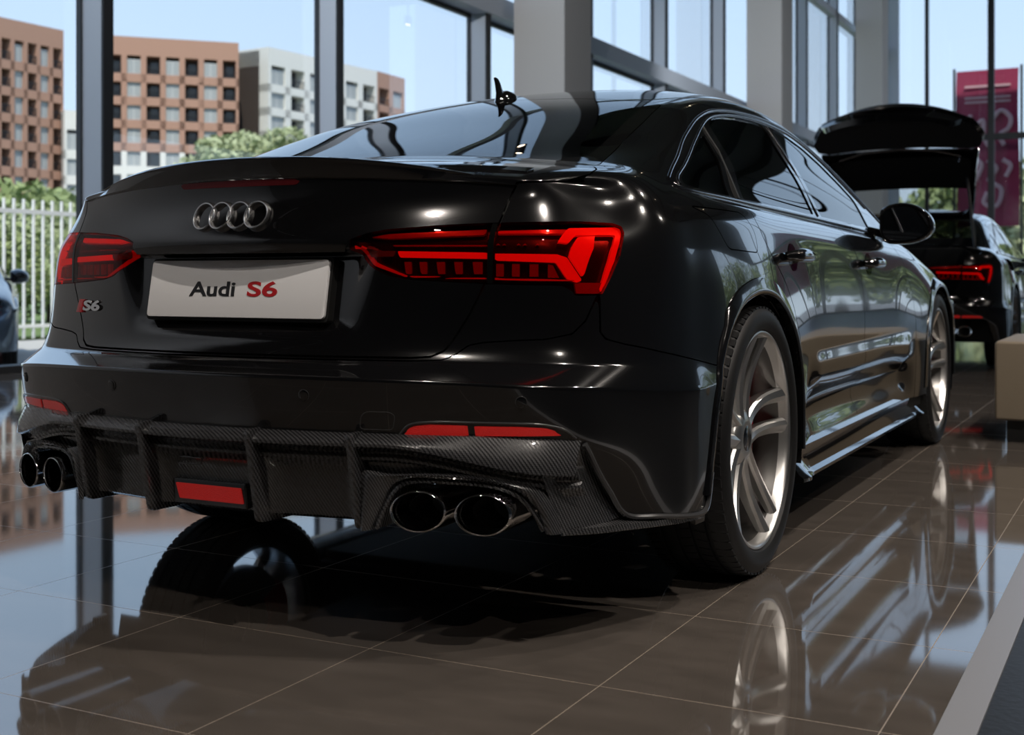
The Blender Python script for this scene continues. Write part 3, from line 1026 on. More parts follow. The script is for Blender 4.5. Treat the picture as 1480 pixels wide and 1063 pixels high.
for s in (1, -1):
    wg = wing(s).build('exhaust_surround', M['carbon_f'], dif, smooth=True, angle=45)
    # inner lip
    ins = smoothpoly([(.418, .258), (.436, .302), (.462, .343), (.49, .357), (.56, .358), (.65, .350), (.694, .330), (.722, .295), (.738, .260)], 5, False)
    mb = MB(); mb.tube([(p[0] * s, plan_y(p[0]) + .022, p[1]) for p in ins], .0055, 8)
    mb.build('surround_lip', M['carbon'], wg, smooth=True)
    # back wall of the tunnel
    mb = MB(); mb.box(min(.40 * s, .76 * s), max(.40 * s, .76 * s), .36, .37, .25, .40)
    mb.build('tunnel_wall', M['black'], wg)
# corner pieces: carbon face running from the ledge down to the tip, with winglet
def corner(s):
    rings = []
    for u in np.linspace(0, 1, 13):
        # inner edge and outer edge run down to the bottom tip
        zi = .386 - u * .140
        xi = .742 + .026 * u
        xo = .794 + .016 * u ** .8 if u < .5 else .803 + .020 * (u - .5) * 1.2
        zo = .430 - u * .164
        yi = plan_y(xi) - .004 + .035 * u
        yo = [.262, .29, .315, .335, .352, .365, .378, .388, .398, .406, .412, .416, .420][int(round(u * 12))]
        xo = float(np.interp(zo, [.262, .325, .382, .437], [.836, .819, .809, .798]))
        sec = []
        for t in np.linspace(0, 1, 6):
            sec.append(((xi + (xo - xi) * t) * s, yi + (yo - yi) * t ** 1.15, zi + (zo - zi) * t))
        rings.append([( (xi - .01) * s, yi + .05, zi)] + sec + [((xo - .015) * s, yo + .03, zo)])
    mb = MB(); mb.loft(rings, closed=False, cap=False)
    return mb
for s in (1, -1):
    corner(s).build('diffuser_corner', M['carbon'], dif, smooth=True, angle=40)
    # winglet blade
    P = [(.762, .235, .252), (.812, .295, .250), (.858, .385, .247), (.896, .49, .241), (.919, .58, .236), (.927, .640, .2335)]
    Q = [(.745, .33, .264), (.785, .37, .262), (.825, .43, .256), (.87, .50, .247), (.895, .58, .240), (.905, .640, .237)]
    P = catmull(P, 5); Q = catmull(Q, 5)
    rings = []
    for p, q in zip(P, Q):
        rings.append([(p[0]*s, p[1], p[2] + .004), (q[0]*s, q[1], q[2] + .004), (q[0]*s, q[1], q[2] - .006), (p[0]*s, p[1], p[2] - .006), ((p[0] + .003)*s, p[1], p[2] - .004), ((p[0] + .003)*s, p[1], p[2] + .008)])
    mb = MB(); mb.loft(rings)
    mb.build('winglet', M['carbon'], dif, smooth=True, angle=35)
    # grey flank trim on the bumper edge
    tp = [(.792, .24, .447), (.797, .256, .437), (.809, .302, .382), (.819, .352, .325), (.836, .407, .266)]
    pts = [on_side(.262, .437, .003)] if False else []
    for (y, z) in smoothpoly([(.262, .434), (.302, .382), (.352, .325), (.405, .268), (.47, .258), (.635, .244), (.655, .256), (.672, .33)], 6, False):
        h = on_side(y, z, .003) if y > .24 else None
        pts.append(h)
    mb = MB(); mb.tube([Vector((q.x * s, q.y, q.z)) for q in pts], .0065, 8, flat=1.0)
    mb.build('bumper_edge_trim', M['edge'], bumper, smooth=True)
# centre rear fog light
mb = slab(roundpoly([(-.105, -.028), (.105, -.028), (.100, .026), (-.110, .026)], .008), -.014, .02)
b0 = plan_y(0) + .062
fl_ = mb.build('fog_light', M['gloss_trim'], dif, xf=Matrix.Translation((0.002, b0, .303)), bevel=.004)
mb = slab(roundpoly([(-.086, -.0175), (.094, -.0175), (.086, .0165), (-.098, .0165)], .003), -.0165, -.010)
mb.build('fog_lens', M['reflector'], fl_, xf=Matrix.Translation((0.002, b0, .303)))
mb = MB(); mb.tube([(p[0], 0, p[1]) for p in roundpoly([(-.034, -.0075), (.030, -.0075), (.034, .0065), (-.030, .0075)], .004)], .0018, 8, True)
mb.build('vent_slot', M['edge'], dif, smooth=True, xf=Matrix.Translation((-.048, plan_y(0) + .040, .372)))

# ---- tail pipes
for s in (1, -1):
    for (x, y, z) in ((.643, .122, .297), (.515, .082, .300)):
        mb = MB(); rings = []
        ph_ = radians(20)
        prof = [(.16, .88), (.02, .895), (.004, .905), (-.002, .925), (-.0045, .955), (-.0035, .985), (.002, 1.01), (.02, 1.015), (.25, .98)]
        for (h, k) in prof:
            R = []
            for a in np.linspace(0, 2*pi, 48, endpoint=False):
                u = .0575 * k * cos(a); w = .0425 * k * sin(a)
                if k < 1.0 and k != .98: w = (.0425 - .0575 * (1 - k)) * sin(a)
                R.append((s * (x + u * cos(ph_) - 0 * h), y + u * sin(ph_) + h, z + w))
            rings.append(R)
        mb.loft(rings, True, False)
        tp = mb.build('tail_pipe', M['chrome'], car, smooth=True, angle=60)
        mb = MB(); R = [[(s * (x + .9 * .0575 * cos(a) * cos(ph_) * k), y + .9 * .0575 * cos(a) * sin(ph_) * k + h, z + .037 * sin(a) * k) for a in np.linspace(0, 2*pi, 40, endpoint=False)] for h, k in ((.008, 1.0), (.04, 1.0), (.15, .95), (.155, .01))]
        mb.loft(R, True, False)
        mb.build('pipe_bore', M['black'], tp, smooth=True)

# ---- arch flares
for arch, far in ((ARCH_R, 0), (ARCH_F, 1)):
    pts = smoothpoly(arch[1:-1], 4, False)
    pts = [p for p in pts if p[1] > .262]
    c0 = 1.12 if not far else 4.048
    for s in (1, -1):
        rings = []
        for i, (y, z) in enumerate(pts):
            d = np.array([y - c0, z - .34]); d /= np.linalg.norm(d)
            w = .040 if (y > c0 - .30 or far) else .022
            o1 = np.array([y, z]) + d * w
            def X(yy, zz):
                zz = max(zz, .25); h = on_side(yy, zz, 0); return max(h.x, .90)
            x1 = X(*o1); x0 = max(X(*(np.array([y, z]) + d * .012)), .935)
            xf_ = max(x1 + .004, x0 + .004)
            sec = [(x1 - .006, *(o1 + d * .003)), (x1 + .004, *o1), (x0 + .006, *(np.array([y, z]) + d * .014)), (x0 + .0075, *(np.array([y, z]) + d * .004)), (x0 + .004, *(np.array([y, z]) - d * .003)),
                   (x0 - .015, *(np.array([y, z]) - d * .004)), (x0 - .08, *(np.array([y, z]) + d * .004))]
            rings.append([(a * s, b, c) for a, b, c in sec])
        mb = MB(); mb.loft(rings, closed=False, cap=False)
        mb.build('arch_trim', M['paint'], car, smooth=True, angle=50)
        # liner
        mb = MB(); rings = []
        for (y, z) in [(c0 - .42 * cos(t), .34 + .42 * sin(t)) for t in np.linspace(-.25, pi + .25, 30)]:
            rings.append([(.925 * s, y, z), (.60 * s, y, z)])
        mb.loft(rings, closed=False, cap=False)
        mb.build('wheel_arch_liner', M['black'], car, smooth=True)

# ---- side skirt
for s in (1, -1):
    rings = []
    for y in np.concatenate([np.linspace(1.53, 1.72, 8), np.linspace(1.78, 3.38, 20), np.linspace(3.42, 3.60, 8)]):
        k = 1 if (y < 1.66 or y > 3.46) else 0
        e_ = max(0, 1 - abs(y - 1.58) / .10) + max(0, 1 - abs(y - 3.55) / .08)
        out = .918 + .020 * min(1, e_)
        sec = [(.86, .290), (.892, .285), (.903, .272), (.900, .262), (.896, .235 - .004 * e_), (out - .010, .200), (out + .004, .190), (out + .004, .180), (out - .01, .174), (.84, .178), (.80, .20)]
        rings.append([(a * s, y, b) for a, b in sec])
    mb = MB(); mb.loft(rings, closed=True, cap=True)
    mb.build('side_skirt', M['paint'], car, smooth=True, angle=35)
# floor pan
mb = MB(); mb.box(-.78, .78, 1.55, 4.75, .19, .24)
mb.box(-.55, .55, .45, 1.6, .29, .55)
mb.box(-.78, .78, 1.5, 3.5, .22, .50)
mb.build('underbody', M['black'], car)

# ---- window trims
top_o = smoothpoly(DLO[1:19], 3, False)
side_tube('window_trim', [p for p in top_o if p[0] < 3.45], .0055, M['dark_steel'], car, .0005)
inn = smoothpoly([(.812, 1.002), (.826, 1.016), (.95, 1.059), (1.12, 1.118), (1.27, 1.171), (1.38, 1.211), (1.47, 1.241), (1.56, 1.264), (1.66, 1.281), (1.80, 1.297), (2.0, 1.308), (2.233, 1.311), (2.45, 1.304), (2.65, 1.278), (2.84, 1.232), (3.03, 1.165), (3.25, 1.068)], 3, False)
side_tube('window_trim', inn, .0042, M['dark_steel'], car, .001)
side_tube('belt_trim', smoothpoly([(.80, .992), (.86, .9885), (1.185, .985), (1.544, .981), (2.1, .976), (2.39, .971), (3.12, .960), (3.45, .957)], 4, False), .0048, M['dark_steel'], car, .001)
side_tube('belt_trim', smoothpoly([(.768, 1.002), (.772, .997), (.80, .992)], 4, False), .0055, M['dark_steel'], car, .0005)
# b pillar strip and the bar behind the rear door glass
def side_bar(name, pts, w, m, off=.002):
    for s in (1, -1):
        V = []; F = []
        for i, (y, z) in enumerate(pts):
            a = on_side(y - w/2, z, off); b = on_side(y + w/2, z, off)
            for q in (a, b): V.append((q.x * s, q.y, q.z))
            for q in (a, b): V.append(((q.x - .006) * s, q.y, q.z))
        for i in range(len(pts) - 1):
            k = 4 * i
            F += [(k, k+1, k+5, k+4), (k, k+4, k+6, k+2), (k+1, k+3, k+7, k+5)]
        MB().add(V, F).build(name, m, car, smooth=False)
side_bar('pillar_bar', [(1.275, .994), (1.32, 1.06), (1.365, 1.14), (1.385, 1.19), (1.40, 1.218)], .014, M['black'], .003)
side_tube('pillar_line', [(2.215, .986), (2.19, 1.15), (2.165, 1.30)], .003, M['dark_steel'], car, .001)

# ---- door handles
for y0_, z0_ in ((1.49, .836), (2.60, .828)):
    for s, dr in ((1, rd if y0_ < 2 else fd), (-1, rd if y0_ < 2 else fd)):
        par = dr[0] if s == 1 else dr[1]
        mb = MB(); P = []; R = []
        for t in np.linspace(0, 1, 15):
            y = y0_ - .105 + .21 * t
            h = on_side(y, z0_, 0)
            lift = .034 * min(1, sin(pi * min(max(t, .0), 1)) * 3.0 + .15)
            P.append(Vector(((h.x + lift) * s, y, z0_ + .004 * sin(pi * t))))
            R.append(.012 + .008 * sin(pi * t) ** .5)
        mb.tube(P, R, 12, flat=1.0)
        mb.build('door_handle', M['paint'], par, smooth=True)
        # cup under the handle
        for q in (-.018, .0):
            pass
        cup = [(y0_ + .055 * cos(a), z0_ - .002 + .040 * sin(a)) for a in np.linspace(0, 2 * pi, 28, endpoint=False)]
        G = grid_patch(cup, .006, on_side, .0012, .003)
        if s == -1: G = mirror_mesh(G)
        mesh_obj('handle_cup', G[0], G[1], M['frit'], par, smooth=True)

# ---- door mirrors
for s in (1, -1):
    mb = MB(); rings = []
    # shell: egg shape, widest across x
    c = Vector((.950, 3.07, .985))
    secs = [(-.052, .86, .85), (-.056, .93, .93), (-.050, .975, .975), (-.03, 1.0, 1.0), (0, 1.0, 1.0), (.04, .95, .95), (.08, .80, .80), (.105, .55, .55), (.118, .2, .2)]
    base = smoothpoly([(p[0] * .86, p[1] * 1.04) for p in [(-.112, .015), (-.105, .062), (-.06, .082), (.0, .086), (.06, .072), (.112, .036), (.130, -.008), (.105, -.045), (.05, -.066), (-.02, -.072), (-.085, -.066), (-.110, -.035)]], 4, True)
    for (dy, a, b) in secs:
        rings.append([((c.x + p[0] * a) * s, c.y + dy, c.z + p[1] * b) for p in base])
    mb.loft(rings, True, True)
    mr = mb.build('door_mirror', M['gloss_trim'], car, smooth=True, angle=60)
    mb = MB(); R = [((c.x + p[0] * .84) * s, c.y - .0565, c.z + p[1] * .82) for p in base]
    n = len(R); mb.add(R, [tuple(range(n))])
    mb.build('mirror_glass', mat('mirror_silver', (.55, .56, .58), .02, 1.0), mr)
    mb = MB(); mb.loft([[(x * s, y, z) for x, y, z in q] for q in (
        [(.80, 3.05, .955), (.80, 3.17, .955), (.80, 3.17, .985), (.80, 3.05, .985)],
        [(.88, 3.045, .930), (.88, 3.14, .930), (.88, 3.14, .965), (.88, 3.045, .965)],
        [(.90, 3.045, .925), (.90, 3.12, .925), (.90, 3.12, .96), (.90, 3.045, .96)],
        [(.935, 3.05, .93), (.935, 3.11, .93), (.935, 3.11, .965), (.935, 3.05, .965)])])
    mb.build('mirror_arm', M['gloss_trim'], mr, bevel=.008)

# ---- roof aerial
mb = MB(); rings = []
az = on_top(0, 1.44, 0).z
for (t, w, h) in ((0, .004, .004), (.12, .016, .018), (.3, .024, .028), (.5, .027, .030), (.75, .024, .022), (.92, .016, .011), (1, .005, .003)):
    y = 1.375 + .13 * t
    b = on_top(0, y, 0).z - .006
    rings.append([(w * cos(a), y, b + (h + .006) * sin(a)) for a in np.linspace(0, pi, 13)])
mb.loft(rings, True, True)
ae = mb.build('roof_aerial', M['gloss_trim'], car, smooth=True)
mb = MB(); rings = []
for (z, y0_, y1_, w) in ((-.005, 1.375, 1.45, .009), (.014, 1.378, 1.430, .0080), (.032, 1.374, 1.414, .007), (.048, 1.368, 1.402, .0055), (.058, 1.362, 1.392, .004), (.062, 1.364, 1.382, .001)):
    zz = az + z
    ym = (y0_ + y1_) / 2; hw = (y1_ - y0_) / 2
    rings.append([(w * cos(a), ym + hw * sin(a), zz) for a in np.linspace(0, 2*pi, 17)[:-1]])
mb.loft(rings)
mb.build('aerial_fin', M['gloss_trim'], ae, smooth=True)

# ---- cabin
def seat(x, y, wide, parent):
    mb = MB()
    mb.loft([[(x + dx * wide, y + dy, z) for dx, dy in ((-.25, -.06), (.25, -.06), (.25, .07), (-.25, .07))] for z in (.55,)] +
            [[(x + dx * wide * .98, y - .12 + dy, z) for dx, dy in ((-.24, -.05), (.24, -.05), (.24, .06), (-.24, .06))] for z in (.98,)] +
            [[(x + dx * wide * .8, y - .15 + dy, z) for dx, dy in ((-.24, -.03), (.24, -.03), (.24, .03), (-.24, .03))] for z in (1.05,)])
    s_ = mb.build('seat', M['interior'], parent, bevel=.02)
    mb = MB(); mb.box(x - .24 * wide, x + .24 * wide, y, y + .5, .38, .55)
    mb.build('seat_cushion', M['interior'], s_, bevel=.03)
    for dx in ((0,) if wide == 1 else (-.38, .38)):
        mb = MB(); mb.box(x + dx - .12, x + dx + .12, y - .20, y - .12, 1.04, 1.20)
        mb.build('headrest', M['interior'], s_, bevel=.03)
seat(-.37, 2.35, 1, car); seat(.37, 2.35, 1, car); seat(0, 1.35, 2.5, car)
mb = MB(); mb.box(-.68, .68, 3.05, 3.55, .70, .92); mb.build('dashboard', M['interior'], car, bevel=.05)
mb = MB(); mb.box(-.60, .60, .62, 1.28, .90, .945); mb.build('parcel_shelf', M['interior'], car)
mb = MB(); mb.tube([(-.37 + .18 * cos(a), 2.95 - .05 * sin(a), .92 + .17 * sin(a)) for a in np.linspace(0, 2*pi, 32, endpoint=False)], .014, 8, True)
mb.build('steering_wheel', M['interior'], car, smooth=True)
# ------------------------------------------------------------------ wheels
def make_wheel(name, c, parent, s=1, rot=0.0, W=.255, Rt=.352, Rr=.283, fine=True, metal=None):
    """c = centre of the outer rim face; s = +1 faces +x"""
    metal = metal or M['satin_metal']
    XF = Matrix.Translation(c) @ (Matrix.Identity(4) if s == 1 else Matrix.Rotation(pi, 4, 'Z'))
    # rim: local x outwards, 0 = flange face
    prof = [(-.20, .266), (-.19, .266), (-.185, .252), (-.07, .256), (-.045, .262), (-.025, .2665), (-.010, .270), (-.001, .2735), (.003, .2765), (.0045, .280), (.003, .2835), (-.004, .2845), (-.012, .2835), (-.02, .274), (-.19, .274)]
    mb = MB(); mb.lathe(prof[5:13], (0, 0, 0), 'x', 96 if fine else 40)
    wheel = mb.build(name, metal, parent, smooth=True, angle=50, xf=XF)
    mb = MB(); mb.lathe(prof[:6] + [(-.025, .274), (-.19, .274)], (0, 0, 0), 'x', 96 if fine else 40)
    mb.build('barrel', M['barrel'], wheel, smooth=True, angle=50, xf=XF)
    # tyre
    tp = [(-.20, .270), (-.215, .285), (-.222, .31), (-.218, .335), (-.205, .347), (-.18, .351)]
    gro = []
    for g in (-.165, -.125, -.085, -.045):
        gro += [(g - .0055, .352), (g - .0045, .345), (g + .0045, .345), (g + .0055, .352)]
    tp += gro + [(-.022, .3515), (-.004, .347), (.007, .3385), (.013, .327), (.0155, .312), (.0135, .298), (.009, .2895), (.004, .286), (-.006, .283)]
    mb = MB(); mb.lathe(tp, (0, 0, 0), 'x', 128 if fine else 48)
    ty = mb.build('tyre', M['tread'], wheel, smooth=True, angle=25, xf=XF)
    # hub and ten paired spokes
    mb = MB(); mb.lathe([(-.09, .075), (-.05, .075), (-.043, .070), (-.037, .050), (-.035, .036), (-.036, .0335), (-.041, .033)], (0, 0, 0), 'x', 48)
    mb.build('hub', metal, wheel, smooth=True, angle=40, xf=XF)
    mb = MB(); mb.lathe([(-.045, .0325), (-.0355, .0325), (-.034, .030), (-.0335, .001)], (0, 0, 0), 'x', 40)
    cap_ = mb.build('hub_cap', M['dark_steel'], wheel, smooth=True, angle=40, xf=XF)
    for k in range(5):
        a = rot + 2 * pi * k / 5 + pi / 5
        mb = MB(); mb.lathe([(-.062, .012), (-.046, .012), (-.044, .009)], (0, .056 * cos(a), .056 * sin(a)), 'x', 10)
        mb.build('wheel_bolt', M['black'], cap_, smooth=True, xf=XF)
    for k in range(5):
        for q in (-1, 1):
            th = rot + 2 * pi * k / 5
            rings = []
            for t in np.linspace(0, 1, 13):
                rr = .040 + (.2735 - .040) * t
                # pair starts together at the hub, runs apart, both lean one way
                off = q * (.0215 + .0235 * t ** 1.1)
                bend = .006 * sin(pi * t) * q + .011 * sin(pi * t)
                hw = .0195 - .0045 * sin(pi * t) + .003 * t
                xx = -.040 - .010 * sin(pi * t) + .036 * t ** 1.6
                dp = .042 - .022 * t
                cth, sth = cos(th), sin(th)
                def pt(w, dx):
                    lw = off + bend + w
                    return (xx + dx, rr * cth - lw * sth, rr * sth + lw * cth)
                rings.append([pt(-hw, -dp), pt(-hw, -.009), pt(-hw * .72, -.0015), pt(-q * hw * .15, .0035), pt(hw * .72, -.0015), pt(hw, -.009), pt(hw, -dp)])
            mb = MB(); mb.loft(rings, True, True)
            mb.build('spoke', metal, wheel, smooth=True, angle=24, xf=XF)
    # brake
    mb = MB(); mb.lathe([(-.135, .06), (-.135, .188), (-.128, .190), (-.105, .190), (-.098, .188), (-.098, .09), (-.085, .085), (-.085, .03)], (0, 0, 0), 'x', 64)
    dk = mb.build('brake_disc', M['brake'], wheel, smooth=True, angle=35, xf=XF)
    mb = MB(); rings = []
    for t in np.linspace(-.62, .62, 9):
        a = t + (pi * .02 if s == 1 else pi * .98)
        e_ = 1 - .10 * abs(t) ** 3
        ring = []
        for (xx, rr) in ((-.150, .115), (-.150, .205), (-.110, .212), (-.082, .205), (-.074, .185), (-.074, .125), (-.085, .112)):
            ring.append((xx, rr * e_ * cos(a), rr * e_ * sin(a)))
        rings.append(ring)
    mb.loft(rings, True, True)
    mb.build('brake_caliper', M['red_caliper'], wheel, smooth=True, angle=35, xf=XF)
    return wheel

M['barrel'] = mat('dark_barrel', (.16, .155, .15), .3, 1.0)
M['brake'] = mat('brake_iron', (.12, .12, .12), .35, 1.0)
M['tread'] = mat('tyre_tread', (0.007, 0.007, 0.0075), 0.5, 0, 0.2)
for s in (1, -1):
    for y, yb in ((1.12, 0), (4.048, 1)):
        w = make_wheel('wheel', Vector((.922 * s, y, .3525)), car, s, radians(83) if s == 1 else radians(60))
# tread blocks on the rear right shoulder tyres are cut as lateral sipes
for s in (1, -1):
    for y in (1.12, 4.048):
        mb = MB()
        for k in range(72):
            a = 2 * pi * k / 72
            for (x0, x1, sh) in ((-.036, .003, .02), (-.079, -.052, .012), (-.119, -.092, -.012), (-.205, -.172, -.02)):
                # thin raised wedge between sipes
                P = []
                for (xx, da) in ((x0, 0), (x1, sh)):
                    for w_ in (-.0305, .0305):
                        rr = .3535 if xx < 0 else .3475
                        aa = a + da + w_
                        P.append((xx, rr * cos(aa), rr * sin(aa)))
                Q = [(p[0], p[1] * .985, p[2] * .985) for p in P]
                mb.add(P + Q, [(0, 1, 3, 2), (0, 2, 6, 4), (1, 5, 7, 3), (0, 4, 5, 1), (2, 3, 7, 6)])
        wh = [o for o in bpy.data.objects if o.name.startswith('wheel') and o.parent == car and o.type == 'MESH' and not o.name.startswith('wheel_')]
        XF = Matrix.Translation((.922 * s, y, .3525)) @ (Matrix.Identity(4) if s == 1 else Matrix.Rotation(pi, 4, 'Z'))
        idx = [(1, 1.12), (1, 4.048), (-1, 1.12), (-1, 4.048)].index((s, y))
        mb.build('tread_blocks', M['tread'], wh[idx], xf=XF)
# ------------------------------------------------------------------ showroom
WX = -6.6           # window wall
FY = 41.0           # far glass wall
RX_ = 13.0
BY = -11.0
H_ = 12.0
M['frame_grey'] = mat('grey_aluminium', (.42, .46, .52), .45, .0)
M['frame_black'] = mat('black_gasket', (.01, .01, .011), .5)
M['col_plaster'] = mat('pillar_plaster', (.55, .53, .51), .8)
M['ceiling'] = mat('dark_ceiling', (.055, .055, .06), .9)
M['wall_dark'] = mat('charcoal_wall', (.07, .07, .072), .7)
M['wall_pale'] = mat('pale_wall', (.38, .39, .41), .8)
M['pane'] = thin_glass('clear_pane', (.93, .95, .95), .9, 0, 1.45)
# polished tiles
m = mat('polished_brown_tiles', (.05, .042, .036), .12, 0, .5)
M['tiles'] = m
n, l, b = nodes(m)
g = n.new('ShaderNodeNewGeometry')
sp3 = n.new('ShaderNodeSeparateXYZ'); l.new(g.outputs['Position'], sp3.inputs[0])
def mth(n, l, op, a, b_=None):
    q = n.new('ShaderNodeMath'); q.operation = op
    for i, v in enumerate((a, b_)):
        if v is None: continue
        if isinstance(v, (int, float)): q.inputs[i].default_value = v
        else: l.new(v, q.inputs[i])
    return q.outputs[0]
def groove(sock, pitch, ph, w):
    f = mth(n, l, 'FRACT', mth(n, l, 'DIVIDE', mth(n, l, 'ADD', sock, 200 * pitch - ph), pitch))
    d = mth(n, l, 'ABSOLUTE', mth(n, l, 'SUBTRACT', f, .5))
    return mth(n, l, 'GREATER_THAN', d, .5 - w / pitch / 2)
gx = groove(sp3.outputs['X'], .52, .906, .0022); gy = groove(sp3.outputs['Y'], .55, .100, .0022)
gr = mth(n, l, 'MAXIMUM', gx, gy)
nt = n.new('ShaderNodeTexNoise'); nt.inputs['Scale'].default_value = 3.5; nt.inputs['Detail'].default_value = 10; nt.inputs['Roughness'].default_value = .65
mp_ = n.new('ShaderNodeMapping'); mp_.inputs['Scale'].default_value = (1, 3.0, 1); l.new(g.outputs['Position'], mp_.inputs[0]); l.new(mp_.outputs[0], nt.inputs['Vector'])
rr_ = n.new('ShaderNodeValToRGB')
rr_.color_ramp.elements[0].position = .3; rr_.color_ramp.elements[0].color = (.070, .060, .052, 1)
rr_.color_ramp.elements[1].position = .75; rr_.color_ramp.elements[1].color = (.108, .092, .080, 1)
l.new(nt.outputs['Fac'], rr_.inputs[0])
mx = n.new('ShaderNodeMix'); mx.data_type = 'RGBA'
l.new(gr, mx.inputs[0]); l.new(rr_.outputs[0], mx.inputs[6]); mx.inputs[7].default_value = (.24, .19, .14, 1)
l.new(mx.outputs[2], b.inputs['Base Color'])
l.new(mth(n, l, 'ADD', mth(n, l, 'MULTIPLY', gr, .4), .045), b.inputs['Roughness'])
b.inputs['IOR'].default_value = 3.3
b.inputs['Specular IOR Level'].default_value = .5
M['dark_floor'] = mat('dark_stone_floor', (.012, .013, .015), .35)
bump_noise(M['dark_floor'], 60, .2, .003)
M['strip'] = mat('brushed_floor_strip', (.42, .42, .44), .35, .6)

def struct(name, mb, m, **k):
    o = mb.build(name, m, None, **k); o['kind'] = 'structure'; return o
struct('floor', MB().box(WX, 1.51, BY, FY, -.2, 0), M['tiles'])
struct('floor_edge', MB().box(1.575, RX_, BY, FY, -.2, 0.0), M['dark_floor'])
struct('trim_1', MB().box(1.51, 1.575, BY, FY, -.2, .004), M['strip'])
struct('ceiling', MB().box(WX - .3, RX_ + .2, BY - .2, FY + .2, H_, H_ + .3), M['ceiling'])
struct('wall_right', MB().box(RX_, RX_ + .2, BY, 25, -.2, H_).box(RX_, RX_ + .2, 25, FY, 5.2, H_).box(RX_, RX_ + .2, 25, FY, -.2, .3), M['wall_dark'])
struct('wall_left', MB().box(WX - .1, WX + .1, BY, 2.45, 0, H_), M['wall_pale'])
struct('wall_back', MB().box(WX, RX_, BY - .2, BY, -.2, H_), M['wall_dark'])
# ceiling beams
for i, y in enumerate(np.arange(-7.5, 40, 5.5)):
    struct('trim_%d' % (i + 20), MB().box(WX, RX_, y - .15, y + .15, H_ - .5, H_), M['ceiling'])
# left glass wall
ys = [6.00 + 3.5 * k for k in range(-1, 11)]
wi = 0
for k, y in enumerate(ys):
    o = struct('window_%d' % (k + 1), MB().box(WX, WX + .23, y - .05, y + .05, 0, H_), M['frame_grey'])
    b2 = MB().box(WX - .06, WX - .001, y - .07, y + .07, 0, H_).box(WX + .225, WX + .25, y - .05, y + .07, 0, H_).build('window_gasket', M['frame_black'], o)
    y2 = min(y + 3.5, FY)
    for z0, z1 in ((.06, 4.42), (4.72, H_)):
        MB().box(WX - .012, WX, y + .13, y2 - .13, z0, z1).build('window_pane', M['pane'], o)
        # slim frame
        mb = MB()
        MB().box(WX - .02, WX + .05, y + .13, y2 - .13, z1 - .05, z1).build('window_frame', M['frame_black'], o)
struct('trim_2', MB().box(WX, WX + .30, 2.45, FY, 4.42, 4.70), M['frame_grey'])
struct('trim_3', MB().box(WX - .05, WX + .12, 2.45, FY, 0, .06), M['frame_black'])
struct('trim_4', MB().box(WX, WX + .2, 2.45, FY, 8.3, 8.5), M['frame_grey'])
# far glass wall
xs = [-5.0 + 2.0 * k for k in range(0, 9)]
for k, x in enumerate(xs):
    w = .10 if k % 2 else .055
    o = struct('window_%d' % (k + 21), MB().box(x - w, x + w, FY - .2, FY, 0, H_), M['frame_black'])
    MB().box(x + w, x + 2.0 - w, FY - .03, FY - .015, .06, H_).build('window_pane', M['pane'], o)
struct('trim_5', MB().box(WX, RX_, FY - .18, FY - .0, 5.28, 5.48), M['frame_black'])
struct('trim_6', MB().box(WX, RX_, FY - .18, FY - .0, 0, .12), M['frame_black'])
o = struct('window_19', MB().box(WX, -5.9, FY - .25, FY, 0, H_), M['frame_grey'])
MB().box(-5.9, -5.06, FY - .03, FY - .015, .06, H_).build('window_pane', M['pane'], o)
# right glass wall
for k, y in enumerate(np.arange(25.0, FY, 4.0)):
    o = struct('window_%d' % (k + 40), MB().box(RX_, RX_ + .15, y - .08, y + .08, .3, 5.2), M['frame_grey'])
    MB().box(RX_ + .05, RX_ + .062, y + .08, min(y + 3.92, FY), .3, 5.2).build('window_pane', M['pane'], o)
# pillars
for i, (y, lab) in enumerate(((13.43, 1), (24.5, 2), (35.5, 3))):
    p = struct('wall_pillar', MB().box(-6.18, -5.40, y, y + .90, 0, H_), M['col_plaster'])

